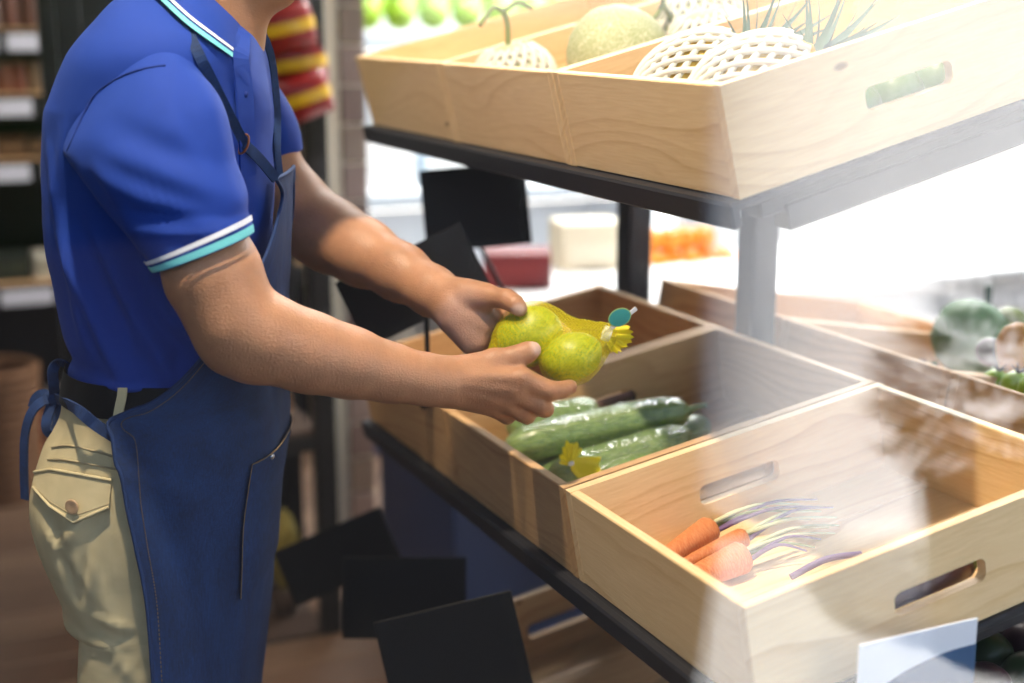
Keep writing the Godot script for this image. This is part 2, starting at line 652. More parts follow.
func make_materials() -> void:
	var pine := mat("pine", Color.WHITE, 0.55)
	pine.albedo_texture = pine_texture(3, Color(0.95, 0.83, 0.635), Color(0.76, 0.56, 0.33))
	var tan_wood := mat("pine_tan", Color.WHITE, 0.6)
	tan_wood.albedo_texture = pine_texture(8, Color(0.83, 0.67, 0.47), Color(0.57, 0.385, 0.215))
	mat("steel_dark", Color(0.15, 0.155, 0.18), 0.5, 0.35)
	mat("black_board", Color(0.035, 0.035, 0.04), 0.4).metallic_specular = 0.35
	mat("white_paint", Color(0.90, 0.91, 0.92), 0.5)
	mat("cream", Color(0.86, 0.82, 0.74), 0.6)
	mat("ceiling_paint", Color(0.88, 0.88, 0.86), 0.9)
	mat("wall_paint", Color(0.62, 0.60, 0.57), 0.9)
	mat("dark_shelf", Color(0.05, 0.048, 0.05), 0.5)
	mat("blue_panel", Color(0.11, 0.17, 0.32), 0.5)
	mat("pink_pack", Color(0.85, 0.60, 0.62), 0.5)
	mat("price_strip", Color(0.86, 0.86, 0.90), 0.4)
	mat("chrome", Color(0.75, 0.76, 0.78), 0.25, 0.9)
	mat("asphalt", Color(0.07, 0.07, 0.075), 0.9).metallic_specular = 0.08
	mat("pale_paving", Color(0.60, 0.61, 0.62), 0.8)
	mat("white_render", Color(0.93, 0.94, 0.96), 0.9)
	var glass := mat("clear_glass", Color(1, 1, 1, 0.0), 0.0)
	glass.transparency = BaseMaterial3D.TRANSPARENCY_ALPHA
	var film := mat("clear_film", Color(1, 1, 1, 0.04), 0.08)
	film.transparency = BaseMaterial3D.TRANSPARENCY_ALPHA
	film.metallic_specular = 0.5
	# floor boards
	var nz := FastNoiseLite.new()
	nz.frequency = 1.0
	nz.seed = 21
	for k in 3:
		var fl := mat("floor_board_%d" % k, Color.WHITE, 0.5)
		var tone: Color = [Color(0.36, 0.27, 0.205), Color(0.39, 0.30, 0.23), Color(0.33, 0.245, 0.185)][k]
		fl.albedo_texture = picture(256, 64, func(u: float, v: float) -> Color:
			var g := nz.get_noise_2d(u * 9.0 + k * 7.0, v * 40.0) * 0.16 + nz.get_noise_2d(u * 60.0, v * 90.0) * 0.08
			return Color(tone.r * (1.0 + g), tone.g * (1.0 + g), tone.b * (1.0 + g)))
	# cloths
	var shirt := mat("blue_pique", Color(0.024, 0.21, 0.585), 0.85)
	shirt.rim_enabled = true
	shirt.rim = 0.25
	shirt.rim_tint = 0.8
	mat("blue_seam", Color(0.02, 0.15, 0.46), 0.9)
	mat("white_stripe", Color(0.90, 0.92, 0.96), 0.8)
	mat("aqua_stripe", Color(0.46, 0.83, 0.86), 0.8)
	var denim := mat("denim", Color.WHITE, 0.85)
	var dn := FastNoiseLite.new()
	dn.frequency = 1.0
	dn.seed = 44
	denim.albedo_texture = picture(512, 512, func(u: float, v: float) -> Color:
		var g := dn.get_noise_2d(u * 240.0, v * 34.0) * 0.22 + dn.get_noise_2d(u * 60.0 + 7.0, v * 220.0) * 0.14 + dn.get_noise_2d(u * 7.0, v * 6.0) * 0.16
		var c := Color(0.065, 0.18, 0.36)
		return Color(c.r * (1.0 + g * 1.4), c.g * (1.0 + g * 1.2), c.b * (1.0 + g)))
	mat("stitch", Color(0.45, 0.38, 0.29), 0.8)
	var khaki := mat("khaki", Color.WHITE, 0.85)
	khaki.albedo_texture = picture(256, 256, func(u: float, v: float) -> Color:
		var g := dn.get_noise_2d(u * 120.0, v * 120.0) * 0.05 + dn.get_noise_2d(u * 5.0, v * 5.0) * 0.06
		return Color(0.76 * (1.0 + g), 0.71 * (1.0 + g), 0.56 * (1.0 + g)))
	mat("belt_leather", Color(0.04, 0.045, 0.055), 0.55).metallic_specular = 0.3
	mat("button", Color(0.72, 0.60, 0.47), 0.35)
	mat("copper", Color(0.65, 0.42, 0.30), 0.3, 0.9)
	var skin := mat("skin", Color.WHITE, 0.48)
	skin.vertex_color_use_as_albedo = true
	skin.subsurf_scatter_enabled = true
	skin.subsurf_scatter_strength = 0.08
	var fine := NoiseTexture2D.new()
	fine.width = 256
	fine.height = 256
	fine.seamless = true
	var fnz := FastNoiseLite.new()
	fnz.frequency = 0.05
	fnz.fractal_octaves = 4
	fine.noise = fnz
	skin.heightmap_enabled = true
	skin.heightmap_texture = fine
	skin.heightmap_scale = 0.055
	skin.uv1_triplanar = true
	skin.uv1_scale = Vector3(22, 22, 22)
	film.heightmap_enabled = true
	film.heightmap_texture = fine
	film.heightmap_scale = 0.6
	film.uv1_triplanar = true
	film.uv1_scale = Vector3(14, 14, 14)
	mat("hair", Color(0.03, 0.026, 0.024), 0.5)
	mat("eye_white", Color(0.9, 0.9, 0.88), 0.2)
	mat("shoe", Color(0.06, 0.055, 0.05), 0.4)
	# produce
	var cuc := mat("cucumber", Color.WHITE, 0.5)
	cuc.albedo_texture = picture(256, 256, func(u: float, v: float) -> Color:
		var g := dn.get_noise_2d(u * 26.0, v * 7.0) * 0.5 + 0.5 + dn.get_noise_2d(u * 80.0, v * 40.0) * 0.25
		return Color(0.26, 0.40, 0.12).lerp(Color(0.58, 0.70, 0.34), clampf(g, 0.0, 1.0)))
	cuc.clearcoat_enabled = true
	cuc.clearcoat = 0.8
	cuc.clearcoat_roughness = 0.18
	var carrot := mat("carrot", Color.WHITE, 0.6)
	carrot.albedo_texture = picture(128, 256, func(u: float, v: float) -> Color:
		var g := dn.get_noise_2d(u * 6.0, v * 60.0) * 0.6 + 0.4 + dn.get_noise_2d(u * 40.0, v * 40.0) * 0.3
		return Color(0.80, 0.43, 0.21).lerp(Color(0.90, 0.66, 0.46), clampf(g, 0.0, 1.0)))
	var fruit := mat("green_fruit", Color.WHITE, 0.4)
	fruit.albedo_texture = picture(256, 128, func(u: float, v: float) -> Color:
		var g := dn.get_noise_2d(u * 10.0, v * 8.0) * 0.7 + 0.5 + dn.get_noise_2d(u * 120.0, v * 70.0) * 0.25
		return Color(0.36, 0.53, 0.07).lerp(Color(0.70, 0.79, 0.27), clampf(g, 0.0, 1.0)))
	mat("yellow_net", Color(0.90, 0.83, 0.04), 0.5).backlight_enabled = true
	(mats.yellow_net as StandardMaterial3D).backlight = Color(0.5, 0.46, 0.05)
	mat("teal_label", Color(0.20, 0.55, 0.56), 0.4)
	mat("label_edge", Color(0.62, 0.74, 0.45), 0.5)
	var cell := FastNoiseLite.new()
	cell.noise_type = FastNoiseLite.TYPE_CELLULAR
	cell.cellular_return_type = FastNoiseLite.RETURN_DISTANCE2_SUB
	cell.frequency = 1.0
	var melon := mat("netted_rind", Color.WHITE, 0.7)
	melon.albedo_texture = picture(512, 256, func(u: float, v: float) -> Color:
		var g := cell.get_noise_2d(u * 34.0, v * 17.0)
		var w := 1.0 - smoothstep(-0.95, -0.72, g)
		return Color(0.64, 0.68, 0.50).lerp(Color(0.88, 0.88, 0.78), w))
	mat("white_foam", Color(0.86, 0.86, 0.83), 0.8)
	mat("stem_green", Color(0.53, 0.57, 0.36), 0.7)
	mat("leaf_green", Color(0.24, 0.38, 0.14), 0.6)
	mat("crown_leaf", Color(0.36, 0.47, 0.44), 0.6)
	mat("pineapple_rind", Color(0.83, 0.70, 0.28), 0.7)
	mat("pale_stem", Color(0.76, 0.78, 0.60), 0.6)
	mat("purple_stem", Color(0.45, 0.34, 0.50), 0.6)
	mat("cabbage_leaf", Color(0.36, 0.51, 0.36), 0.6)
	mat("cabbage_vein", Color(0.55, 0.64, 0.48), 0.6)
	mat("mango_skin", Color(0.74, 0.50, 0.20), 0.45)
	mat("mango_green", Color(0.38, 0.44, 0.18), 0.45)
	mat("red_leaf", Color(0.36, 0.06, 0.12), 0.6)
	mat("dark_purple", Color(0.20, 0.08, 0.13), 0.4)
	mat("dark_green_skin", Color(0.14, 0.22, 0.10), 0.4)
	mat("avocado_skin", Color(0.30, 0.42, 0.20), 0.4)
	mat("apple_skin", Color(0.60, 0.75, 0.22), 0.35)
	mat("orange_skin", Color(0.93, 0.55, 0.10), 0.5)
	mat("brown_root", Color(0.36, 0.25, 0.22), 0.8)
	mat("red_card", Color(0.42, 0.08, 0.09), 0.5)
	mat("card_blue", Color(0.16, 0.33, 0.50), 0.6)
	mat("wicker", Color(0.42, 0.28, 0.16), 0.8)
	mat("shrub_leaf", Color(0.06, 0.10, 0.045), 0.7).metallic_specular = 0.15
	mat("planter", Color(0.10, 0.11, 0.12), 0.7).metallic_specular = 0.15
	mat("bark", Color(0.20, 0.15, 0.11), 0.9)
	var lit := mat("lamp_diffuser", Color(0.95, 0.95, 0.95), 0.5)
	lit.emission_enabled = true
	lit.emission = Color(1.0, 0.97, 0.92)
	lit.emission_energy_multiplier = 3.0


# ---------------------------------------------------------------- room shell
const X0 := -3.2
const X1 := 5.6
const Z0 := -7.2
const ZF := -0.45      # plane of the street window
const TOP := 3.05

func slab(called: String, a: Vector3, b: Vector3, m: Material) -> MeshInstance3D:
	var s := (b - a).abs()
	return struct(called, box(s, 0.003), m, at((a + b) / 2))


func build_setting() -> void:
	# floor: sub-floor with boards laid across the shop
	var fl := slab("floor", Vector3(X0, -0.14, Z0), Vector3(X1, -0.024, ZF), mats.wall_paint)
	var wide := 0.145
	var meshes := []
	for k in 3:
		var m := MB.new()
		m.box(Vector3(2.2, 0.022, wide - 0.004), 0.002, Transform3D.IDENTITY, Vector2(0.4 * k, 0.2 * k), Vector2(1.1, 0.145))
		meshes.append(m.done())
	var rows := int((ZF - Z0) / wide)
	for j in rows:
		for k in 4:
			var z := ZF - wide * (j + 0.5)
			var w := (j * 7 + k * 5) % 3
			var x := X0 + 1.1 + 2.2 * k
			part(fl, "plank", meshes[w], mats["floor_board_%d" % w], at(Vector3(x - (X0 + X1) / 2, 0.071, z - (Z0 + ZF) / 2)))
	slab("ceiling", Vector3(X0 - 0.2, TOP, Z0 - 0.2), Vector3(X1 + 0.2, TOP + 0.2, ZF + 0.15), mats.ceiling_paint)
	slab("wall_left", Vector3(X0 - 0.2, -0.14, Z0), Vector3(X0, TOP, ZF), mats.wall_paint)
	slab("wall_right", Vector3(X1, -0.14, Z0), Vector3(X1 + 0.2, TOP, ZF), mats.white_paint)
	slab("wall_back", Vector3(X0 - 0.2, -0.14, Z0 - 0.2), Vector3(X1 + 0.2, TOP, Z0), mats.white_paint)
	# street front: sill, head and side piers round a wide shop window
	slab("wall_front_sill", Vector3(X0 - 0.2, -0.14, ZF - 0.07), Vector3(X1 + 0.2, 0.22, ZF + 0.15), mats.wall_paint)
	slab("wall_front_head", Vector3(X0 - 0.2, 2.75, ZF - 0.07), Vector3(X1 + 0.2, TOP, ZF + 0.15), mats.wall_paint)
	slab("wall_front_pier", Vector3(X0 - 0.2, 0.22, ZF - 0.07), Vector3(-2.2, 2.75, ZF + 0.15), mats.wall_paint)
	slab("wall_front_corner", Vector3(4.2, 0.22, ZF - 0.07), Vector3(X1 + 0.2, 2.75, ZF + 0.15), mats.wall_paint)
	var win := Node3D.new()
	win.name = "window_1"
	add_child(win)
	win.position = Vector3(1.0, 0.22, ZF)
	win.set_meta("kind", "structure")
	win.set_meta("label", "large clear shop window pane in a dark frame, reflecting the white street")
	for z in [-0.012, 0.012]:      # double glazing
		part(win, "pane", box(Vector3(6.3, 2.43, 0.006), 0.0005), mats.clear_glass, at(Vector3(0, 1.265, z)))
	for s: float in [-1.0, 1.0]:
		part(win, "frame_stile", box(Vector3(0.05, 2.53, 0.06), 0.003), mats.steel_dark, at(Vector3(3.175 * s, 1.265, 0)))
	for y in [0.025, 2.505]:
		part(win, "frame_rail", box(Vector3(6.3, 0.05, 0.06), 0.003), mats.steel_dark, at(Vector3(0, y, 0)))


func ceiling_panel(p: Vector3, size: Vector2, energy: float, col: Color, label: String) -> void:
	var t := thing("ceiling_light", label, "ceiling light", "", p)
	part(t, "housing", box(Vector3(size.x + 0.06, 0.05, size.y + 0.06), 0.004), mats.white_paint, at(Vector3(0, -0.025, 0)))
	part(t, "diffuser", box(Vector3(size.x, 0.012, size.y), 0.002), mats.lamp_diffuser, at(Vector3(0, -0.057, 0)))
	var l := AreaLight3D.new()
	l.name = "panel_light"
	l.area_size = size
	l.light_energy = energy
	l.light_color = col
	l.area_range = 14.0
	l.shadow_enabled = true
	t.add_child(l)
	l.transform = Transform3D(Basis(Vector3.RIGHT, -PI / 2), Vector3(0, -0.075, 0))


func track_spot(p: Vector3, aim: Vector3, energy: float, angle: float, col: Color, label: String) -> void:
	var t := thing("track_spotlight", label, "spotlight", "", p)
	part(t, "mount", lathe([Vector2(0, -0.06), Vector2(0.012, -0.06), Vector2(0.012, 0.0), Vector2(0.03, 0.0), Vector2(0.03, 0.012), Vector2(0, 0.012)], 16), mats.steel_dark, at(Vector3(0, -0.012, 0)))
	var head := part(t, "head", lathe([Vector2(0.0, -0.02), Vector2(0.03, -0.018), Vector2(0.034, 0.0), Vector2(0.04, 0.10), Vector2(0.037, 0.10), Vector2(0.034, 0.07), Vector2(0.0, 0.07)], 20), mats.steel_dark)
	var d := (aim - (p + Vector3(0, -0.09, 0))).normalized()
	var s := d.cross(Vector3.UP).normalized()
	head.transform = Transform3D(Basis(s, d, s.cross(d)), Vector3(0, -0.09, 0))
	part(head, "bulb", lathe([Vector2(0, 0.0), Vector2(0.03, 0.0), Vector2(0.03, 0.012), Vector2(0.0, 0.016)], 16), mats.lamp_diffuser, at(Vector3(0, 0.072, 0)))
	var l := SpotLight3D.new()
	l.name = "spot_light"
	l.light_energy = energy
	l.light_color = col
	l.light_size = 0.035
	l.spot_angle = angle
	l.spot_angle_attenuation = 0.4
	l.spot_range = 12.0
	l.spot_attenuation = 2.0
	l.shadow_enabled = true
	t.add_child(l)
	l.position = Vector3(0, -0.09, 0) + d * 0.115
	l.look_at_from_position(l.position + p, aim, Vector3.RIGHT)
	l.position = Vector3(0, -0.09, 0) + d * 0.115


func build_lamps() -> void:
	track_spot(Vector3(0.15, TOP, -1.15), Vector3(0.85, 0.95, -1.6), 6.5, 34.0, Color(1.0, 0.92, 0.80), "dark track spotlight above the aisle, aimed at the cucumber crate")
	ceiling_panel(Vector3(-0.4, TOP, -2.6), Vector2(1.2, 0.3), 0.6, Color(1.0, 0.95, 0.88), "white ceiling light panel above the dark jar shelves")
	ceiling_panel(Vector3(2.4, TOP, -3.4), Vector2(1.8, 0.6), 11.0, Color(1.0, 0.98, 0.96), "long bright ceiling light panel above the chilled cabinet")
	ceiling_panel(Vector3(4.2, TOP, -4.2), Vector2(1.8, 0.6), 20.0, Color(0.96, 0.99, 1.0), "long bright ceiling light panel above the white counter")
	ceiling_panel(Vector3(3.2, TOP, -5.9), Vector2(2.6, 0.5), 14.0, Color(0.97, 0.99, 1.0), "wide bright ceiling light panel by the back wall")


# ---------------------------------------------------------------- the street that the pane mirrors
func build_street() -> void:
	slab("pavement_road", Vector3(-16, -0.34, ZF + 0.15), Vector3(16, -0.16, 14), mats.asphalt)
	var tm := MB.new()
	var tp := [Vector3(1.12, -0.06, 0.9), Vector3(2.22, -0.06, 2.4), Vector3(7.5, -0.06, 2.4), Vector3(7.5, -0.06, 0.9)]
	tm.quad(tp[0], tp[1], tp[2], tp[3], Vector3.UP)
	for k in 4:
		var a: Vector3 = tp[k]
		var b: Vector3 = tp[(k + 1) % 4]
		var nn := (b - a).cross(Vector3.UP).normalized()
		if nn.dot((a + b) / 2 - Vector3(4.5, 0, 1.6)) < 0: nn = -nn
		tm.quad(a, b, b - Vector3(0, 0.12, 0), a - Vector3(0, 0.12, 0), nn)
	struct("pavement_terrace", tm.done(), mats.pale_paving)
	# white rendered garden wall with a round end
	var rows := []
	var prof := []
	prof.append(Vector2(7.5, 3.15))
	for k in 33:
		var a := PI * 0.5 + PI * k / 32.0
		prof.append(Vector2(2.86 + 0.45 * cos(a), 2.70 + 0.45 * sin(a)))
	prof.append(Vector2(7.5, 2.25))
	prof.append(Vector2(7.5, 3.15))
	var lo := []
	var hi := []
	for q in prof:
		lo.append(Vector3(q.x, -0.1, q.y))
		hi.append(Vector3(q.x, 2.5, q.y))
	var m := MB.new()
	for k in prof.size() - 1:
		var d: Vector2 = prof[k + 1] - prof[k]
		var nn := Vector3(d.y, 0, -d.x).normalized()
		m.quad(lo[k], lo[k + 1], hi[k + 1], hi[k], nn)
	for k in prof.size() - 1:
		m.tri(Vector3(4, 2.5, 2.7), hi[k], hi[k + 1], Vector3.UP)
	struct("wall_street", m.done(), mats.white_render)
	# dark hedge across the road
	var hedge := thing("hedge", "dark clipped hedge along the far side of the road", "hedge", "", Vector3(-4, -0.16, 10))
	part(hedge, "foliage", blob(Vector3(8.0, 2.6, 0.9), 0.1, 9.0, 60, 30), mats.shrub_leaf, at(Vector3(0, 1.6, 0)))
	# potted shrub on the terrace
	var pot := thing("potted_shrub", "dark leafy shrub in a tall charcoal planter on the street terrace", "potted plant", "", Vector3(2.47, -0.06, 1.5))
	part(pot, "pot", lathe([Vector2(0.0, 0.0), Vector2(0.19, 0.0), Vector2(0.23, 0.36), Vector2(0.24, 0.40), Vector2(0.21, 0.40), Vector2(0.20, 0.35), Vector2(0, 0.35)], 28), mats.planter)
	part(pot, "trunk", tube([Vector3(0, 0.3, 0), Vector3(0.02, 0.5, 0.01), Vector3(0, 0.8, 0)], [0.03, 0.024, 0.015], 8), mats.bark)
	var fo := MB.new()
	var r := RandomNumberGenerator.new()
	r.seed = 77
	for k in 1500:
		var d := Vector3(r.randf_range(-1, 1), r.randf_range(-1, 1), r.randf_range(-1, 1))
		if d.length() > 1.0: continue
		d = d.normalized() * pow(d.length(), 0.6)
		var p := Vector3(0, 0.66, 0) + d * Vector3(0.34, 0.28, 0.30)
		var ax := (d + Vector3(r.randf_range(-0.6, 0.6), r.randf_range(-0.5, 0.3), r.randf_range(-0.6, 0.6))).normalized()
		var sd := ax.cross(Vector3.UP).normalized() * 0.02
		var tip := p + ax * 0.085
		var mid := p + ax * 0.04
		var nn := sd.cross(ax).normalized()
		m = fo
		m.tri(p, mid + sd, mid - sd, nn)
		m.tri(tip, mid + sd, mid - sd, nn)
	var f := part(pot, "foliage", fo.done(), mats.shrub_leaf)
	f.set_meta("kind", "stuff")


func mirror_at(px: float, py: float, z: float) -> Vector3:
	var r := ray(px, py)
	var t := (z - (2.0 * ZF)) / -r.z
	return Vector3(r.x * t, EYE.y + r.y * t, z)


# ---------------------------------------------------------------- rack and crates
const CL := 0.392      # crate: along the rack
const CD := 0.485      # front to back
const CH := 0.125
const PITCH_Z := 0.3965
var lower := []
var upper := []
var behind := []
var third: Node3D

func tray(origin: Vector3, deg: float) -> Transform3D:
	return Transform3D(Basis(Vector3.BACK, deg_to_rad(deg)), origin)


func build_rack() -> void:
	var t := thing("display_rack", "dark steel display rack carrying tilted shelves of wooden produce crates", "rack")
	var low := tray(Vector3(0.772, 0.777, 0), 10.0)
	var up := tray(Vector3(0.85, 1.279, 0), 14.0)
	var bot := tray(Vector3(0.785, 0.357, 0), 10.0)
	for a in [[low, -2.262, -1.062, "lower_shelf"], [up, -2.45, -1.245, "upper_shelf"], [bot, -2.03, -1.2, "bottom_shelf"]]:
		var x: Transform3D = a[0]
		var len: float = a[2] - a[1]
		var mid: float = (a[1] + a[2]) / 2
		var sh := part(t, a[3], box(Vector3(CD + 0.02, 0.010, len), 0.002), mats.steel_dark, x * at(Vector3(CD / 2, -0.006, mid)))
		part(sh, "front_lip", box(Vector3(0.014, 0.030, len), 0.003), mats.steel_dark, at(Vector3(-CD / 2 - 0.010, -0.009, 0)))
		for k in 3:
			part(sh, "cross_bar", box(Vector3(CD - 0.06, 0.022, 0.03), 0.002), mats.steel_dark, at(Vector3(0, -0.016, lerpf(-len / 2 + 0.03, len / 2 - 0.03, k / 2.0))))
	var shb := part(t, "rear_shelf", box(Vector3(CD + 0.02, 0.010, 1.2), 0.002), mats.steel_dark, Transform3D(Basis(Vector3(-cos(0.1745), sin(0.1745), 0), Vector3(sin(0.1745), cos(0.1745), 0), Vector3(0, 0, -1)), Vector3(1.8159, 0.777, -1.66)) * at(Vector3(CD / 2, -0.006, 0)))
	part(shb, "front_lip", box(Vector3(0.014, 0.030, 1.2), 0.003), mats.steel_dark, at(Vector3(-CD / 2 - 0.010, -0.009, 0)))
	for z in [-1.06, -1.86, -2.262]:
		part(t, "post", box(Vector3(0.05, 1.37, 0.05), 0.004), mats.steel_dark, at(Vector3(1.303, 0.685, z)))
		part(t, "foot", box(Vector3(0.9, 0.035, 0.06), 0.004), mats.steel_dark, at(Vector3(1.30, 0.0175, z)))
	for z in [-1.27, -1.86]:
		part(t, "bracket", box(Vector3(0.40, 0.03, 0.03), 0.002), mats.steel_dark, up * at(Vector3(0.26, -0.04, z)))
		part(t, "bracket", box(Vector3(0.40, 0.03, 0.03), 0.002), mats.steel_dark, low * at(Vector3(0.29, -0.04, z)))


func make_crate(label: String, group: String, xf: Transform3D, wood: Material) -> Node3D:
	var t := thing("wooden_crate", label, "crate", group, xf.origin, xf.basis)
	var th := 0.013
	for k in 2:
		var o := Vector2(rng.randf_range(0.1, 1.0), rng.randf_range(0.0, 0.62))
		part(t, "end_board", slotted_board(CD, CH, th, Rect2(CD / 2 - 0.062, 0.046, 0.124, 0.027), o), wood, at(Vector3(0, 0, 0 if k == 0 else -CL + th)))
	part(t, "front_board", box(Vector3(th, CH, CL - 2 * th), 0.0015), wood, at(Vector3(th / 2, CH / 2, -CL / 2)))
	part(t, "back_board", box(Vector3(th, CH, CL - 2 * th), 0.0015), wood, at(Vector3(CD - th / 2, CH / 2, -CL / 2)))
	var w := (CL - 2 * th) / 4.0
	for k in 4:
		part(t, "bottom_slat", box(Vector3(CD - 2 * th, 0.008, w - 0.002), 0.001), wood, at(Vector3(CD / 2, 0.004, -th - w * (k + 0.5))))
	return t


func build_crates() -> void:
	var names := ["wooden crate holding carrots, at the open end of the lower shelf", "wooden crate of wrapped cucumbers between the carrot crate and an empty crate", "empty wooden crate on the lower shelf, next to the cucumber crate"]
	for k in 3:
		var x := tray(Vector3(0.772, 0.777, -1.068 - PITCH_Z * k), 10.0)
		lower.append(make_crate(names[k], "crates on the lower shelf", x, mats.pine_tan if k > 0 else mats.pine))
	names = ["wooden crate of foam-wrapped pineapples, at the open end of the upper shelf", "wooden crate of netted melons in the middle of the upper shelf", "nearly empty wooden crate on the upper shelf, next to the melon crate"]
	for k in 3:
		var x := tray(Vector3(0.85, 1.279, -1.250 - 0.394 * k), 14.0)
		upper.append(make_crate(names[k], "crates on the upper shelf", x, mats.pine))
	names = ["wooden crate of cabbages and guavas, back to back with the carrot crate", "wooden crate standing back to back with the cucumber crate", "wooden crate standing back to back with the empty lower crate"]
	for k in 3:
		var c := 0.1745
		var b := Basis(Vector3(-cos(c), sin(c), 0), Vector3(sin(c), cos(c), 0), Vector3(0, 0, -1))
		behind.append(make_crate(names[k], "crates on the rear shelf", Transform3D(b, Vector3(1.8159, 0.777, -1.068 - PITCH_Z * k - CL)), mats.pine_tan))
	third = make_crate("wooden crate on the bottom shelf behind the black price boards", "", tray(Vector3(0.785, 0.357, -1.608), 10.0), mats.pine_tan)


# ---------------------------------------------------------------- produce
func along(a: Vector3, b: Vector3) -> Transform3D:
	var y := (b - a).normalized()
	var x := y.cross(Vector3.UP)
	if x.length() < 0.01: x = Vector3.RIGHT
	x = x.normalized()
	return Transform3D(Basis(x, y, x.cross(y)), a)


func cucumber(label: String, a: Vector3, b: Vector3, r: float, stem: bool, bend: float, sd: float) -> void:
	var len := a.distance_to(b)
	var t := thing("cucumber", label, "cucumber", "wrapped cucumbers in the crate", a, along(a, b).basis)
	var rows := []
	var film := []
	var mids := []
	var nv := 36
	var nu := 28
	for j in nv + 1:
		var v := float(j) / nv
		var prof := pow(maxf(0.0, 1.0 - pow(absf(v * 2.0 - 1.0), 5.0)), 0.5) * (1.0 + 0.06 * sin(v * 5.0 + sd))
		if j == 0 or j == nv: prof = 0.02
		var mid := Vector3(bend * sin(v * PI), v * len, 0)
		var row := []
		var fr := []
		for k in nu + 1:
			var a0 := TAU * k / nu
			var d := Vector3(cos(a0), 0, sin(a0))
			var ridge := 1.0 + 0.035 * cos(a0 * 7.0) + 0.05 * noise.get_noise_3d(d.x * 4.0 + sd, v * 26.0, d.z * 4.0)
			row.append(mid + d * r * prof * ridge)
			var wr := 1.08 + 0.09 * noise.get_noise_3d(d.x * 5.0 + sd + 40.0, v * 11.0, d.z * 5.0) + 0.06 * noise.get_noise_3d(d.x * 11.0 + sd, v * 44.0, d.z * 11.0)
			fr.append(mid + d * (r * prof * wr))
		rows.append(row)
		film.append(fr)
		mids.append(mid)
	var m := MB.new()
	m.sheet(rows, true, Vector2(1, 2), mids)
	part(t, "body", m.done(), mats.cucumber)
	m = MB.new()
	m.sheet(film, true, Vector2(1, 1), mids)
	part(t, "plastic_wrap", m.done(), mats.clear_film)
	if stem:
		part(t, "stem", tube(spline([Vector3(0, len - 0.004, 0), Vector3(0, len + 0.012, 0.002), Vector3(0.006, len + 0.022, 0.004)], 3), [0.007, 0.0055, 0.005, 0.0045, 0.0045, 0.004, 0.004], 7), mats.stem_green)


func carrot_at(label: String, tip: Vector3, crown: Vector3, r: float, stems: Array, sd: float) -> void:
	var len := tip.distance_to(crown)
	var t := thing("carrot", label, "carrot", "carrots in the crate", tip, along(tip, crown).basis)
	var rows := []
	var mids := []
	for j in 25:
		var v := j / 24.0
		var prof := 0.25 + 0.75 * pow(v, 0.6)
		if j == 0: prof = 0.03
		if v > 0.9: prof *= sqrt(maxf(0.0, 1.0 - pow((v - 0.9) / 0.1, 2.0) * 0.9))
		var row := []
		for k in 21:
			var a := TAU * k / 20
			var d := Vector3(cos(a), 0, sin(a))
			row.append(Vector3(0, v * len, 0) + d * r * prof * (1.0 + 0.05 * noise.get_noise_3d(d.x * 2.0 + sd, v * 30.0, d.z * 2.0)))
		rows.append(row)
		mids.append(Vector3(0, v * len, 0))
	var m := MB.new()
	m.sheet(rows, true, Vector2(1, 1), mids)
	m.fan(rows[24], Vector3.UP)
	part(t, "root", m.done(), mats.carrot)
	var inv := t.transform.affine_inverse()
	for k in stems.size():
		var to: Vector3 = inv * stems[k]
		var a := Vector3(sin(k * 2.1) * r * 0.35, len - 0.002, cos(k * 2.1) * r * 0.35)
		var mid := a.lerp(to, 0.5) + inv.basis * Vector3(0, 0.012 + 0.004 * sin(k * 1.7), 0)
		var path := spline([a, mid, to], 5)
		var rad := []
		for j in path.size(): rad.append(lerpf(0.0032, 0.0011, float(j) / path.size()))
		part(t, "stalk", tube(path, rad, 6), [mats.pale_stem, mats.purple_stem, mats.stem_green][k % 3])


func foam_strands(r: Vector3, n: int, lo := 0.18, hi := 0.92) -> ArrayMesh:
	var m := MB.new()
	for s: float in [-1.0, 1.0]:
		for k in n:
			var path := []
			for j in 15:
				var v := j / 14.0
				var th := PI * lerpf(lo, hi, v)
				var ph := TAU * k / n + s * v * 1.6
				path.append(Vector3(sin(th) * cos(ph), cos(th), sin(th) * sin(ph)) * (r + Vector3(0.003, 0.003, 0.003) * (1.0 + 0.5 * s)))
			m.tube(path, 0.0042, 6, true)
	return m.done()


func melon(label: String, c: Vector3, r: float, turn: Basis, foam: bool, stem: bool) -> void:
	var t := thing("netted_melon", label, "melon", "netted melons in the upper crate", c, turn)
	part(t, "rind", blob(Vector3(r, r * 0.96, r), 0.03, 2.0, 40, 26, c.z * 9.0), mats.netted_rind)
	if foam: part(t, "foam_net", foam_strands(Vector3(r, r * 0.96, r), 19), mats.white_foam)
	if stem:
		var base := Vector3(0, r * 0.94, 0)
		var st := part(t, "stem", tube(spline([base, base + Vector3(0.004, 0.03, 0.002), base + Vector3(0.0, 0.055, 0.006)], 4), 0.0045, 7), mats.stem_green)
		var top := base + Vector3(0, 0.052, 0.006)
		part(st, "vine", tube(spline([top + Vector3(-0.05, -0.012, 0.02), top + Vector3(-0.02, 0.008, 0.008), top, top + Vector3(0.03, 0.006, -0.012), top + Vector3(0.06, -0.008, -0.03)], 5), 0.0036, 6), mats.stem_green)


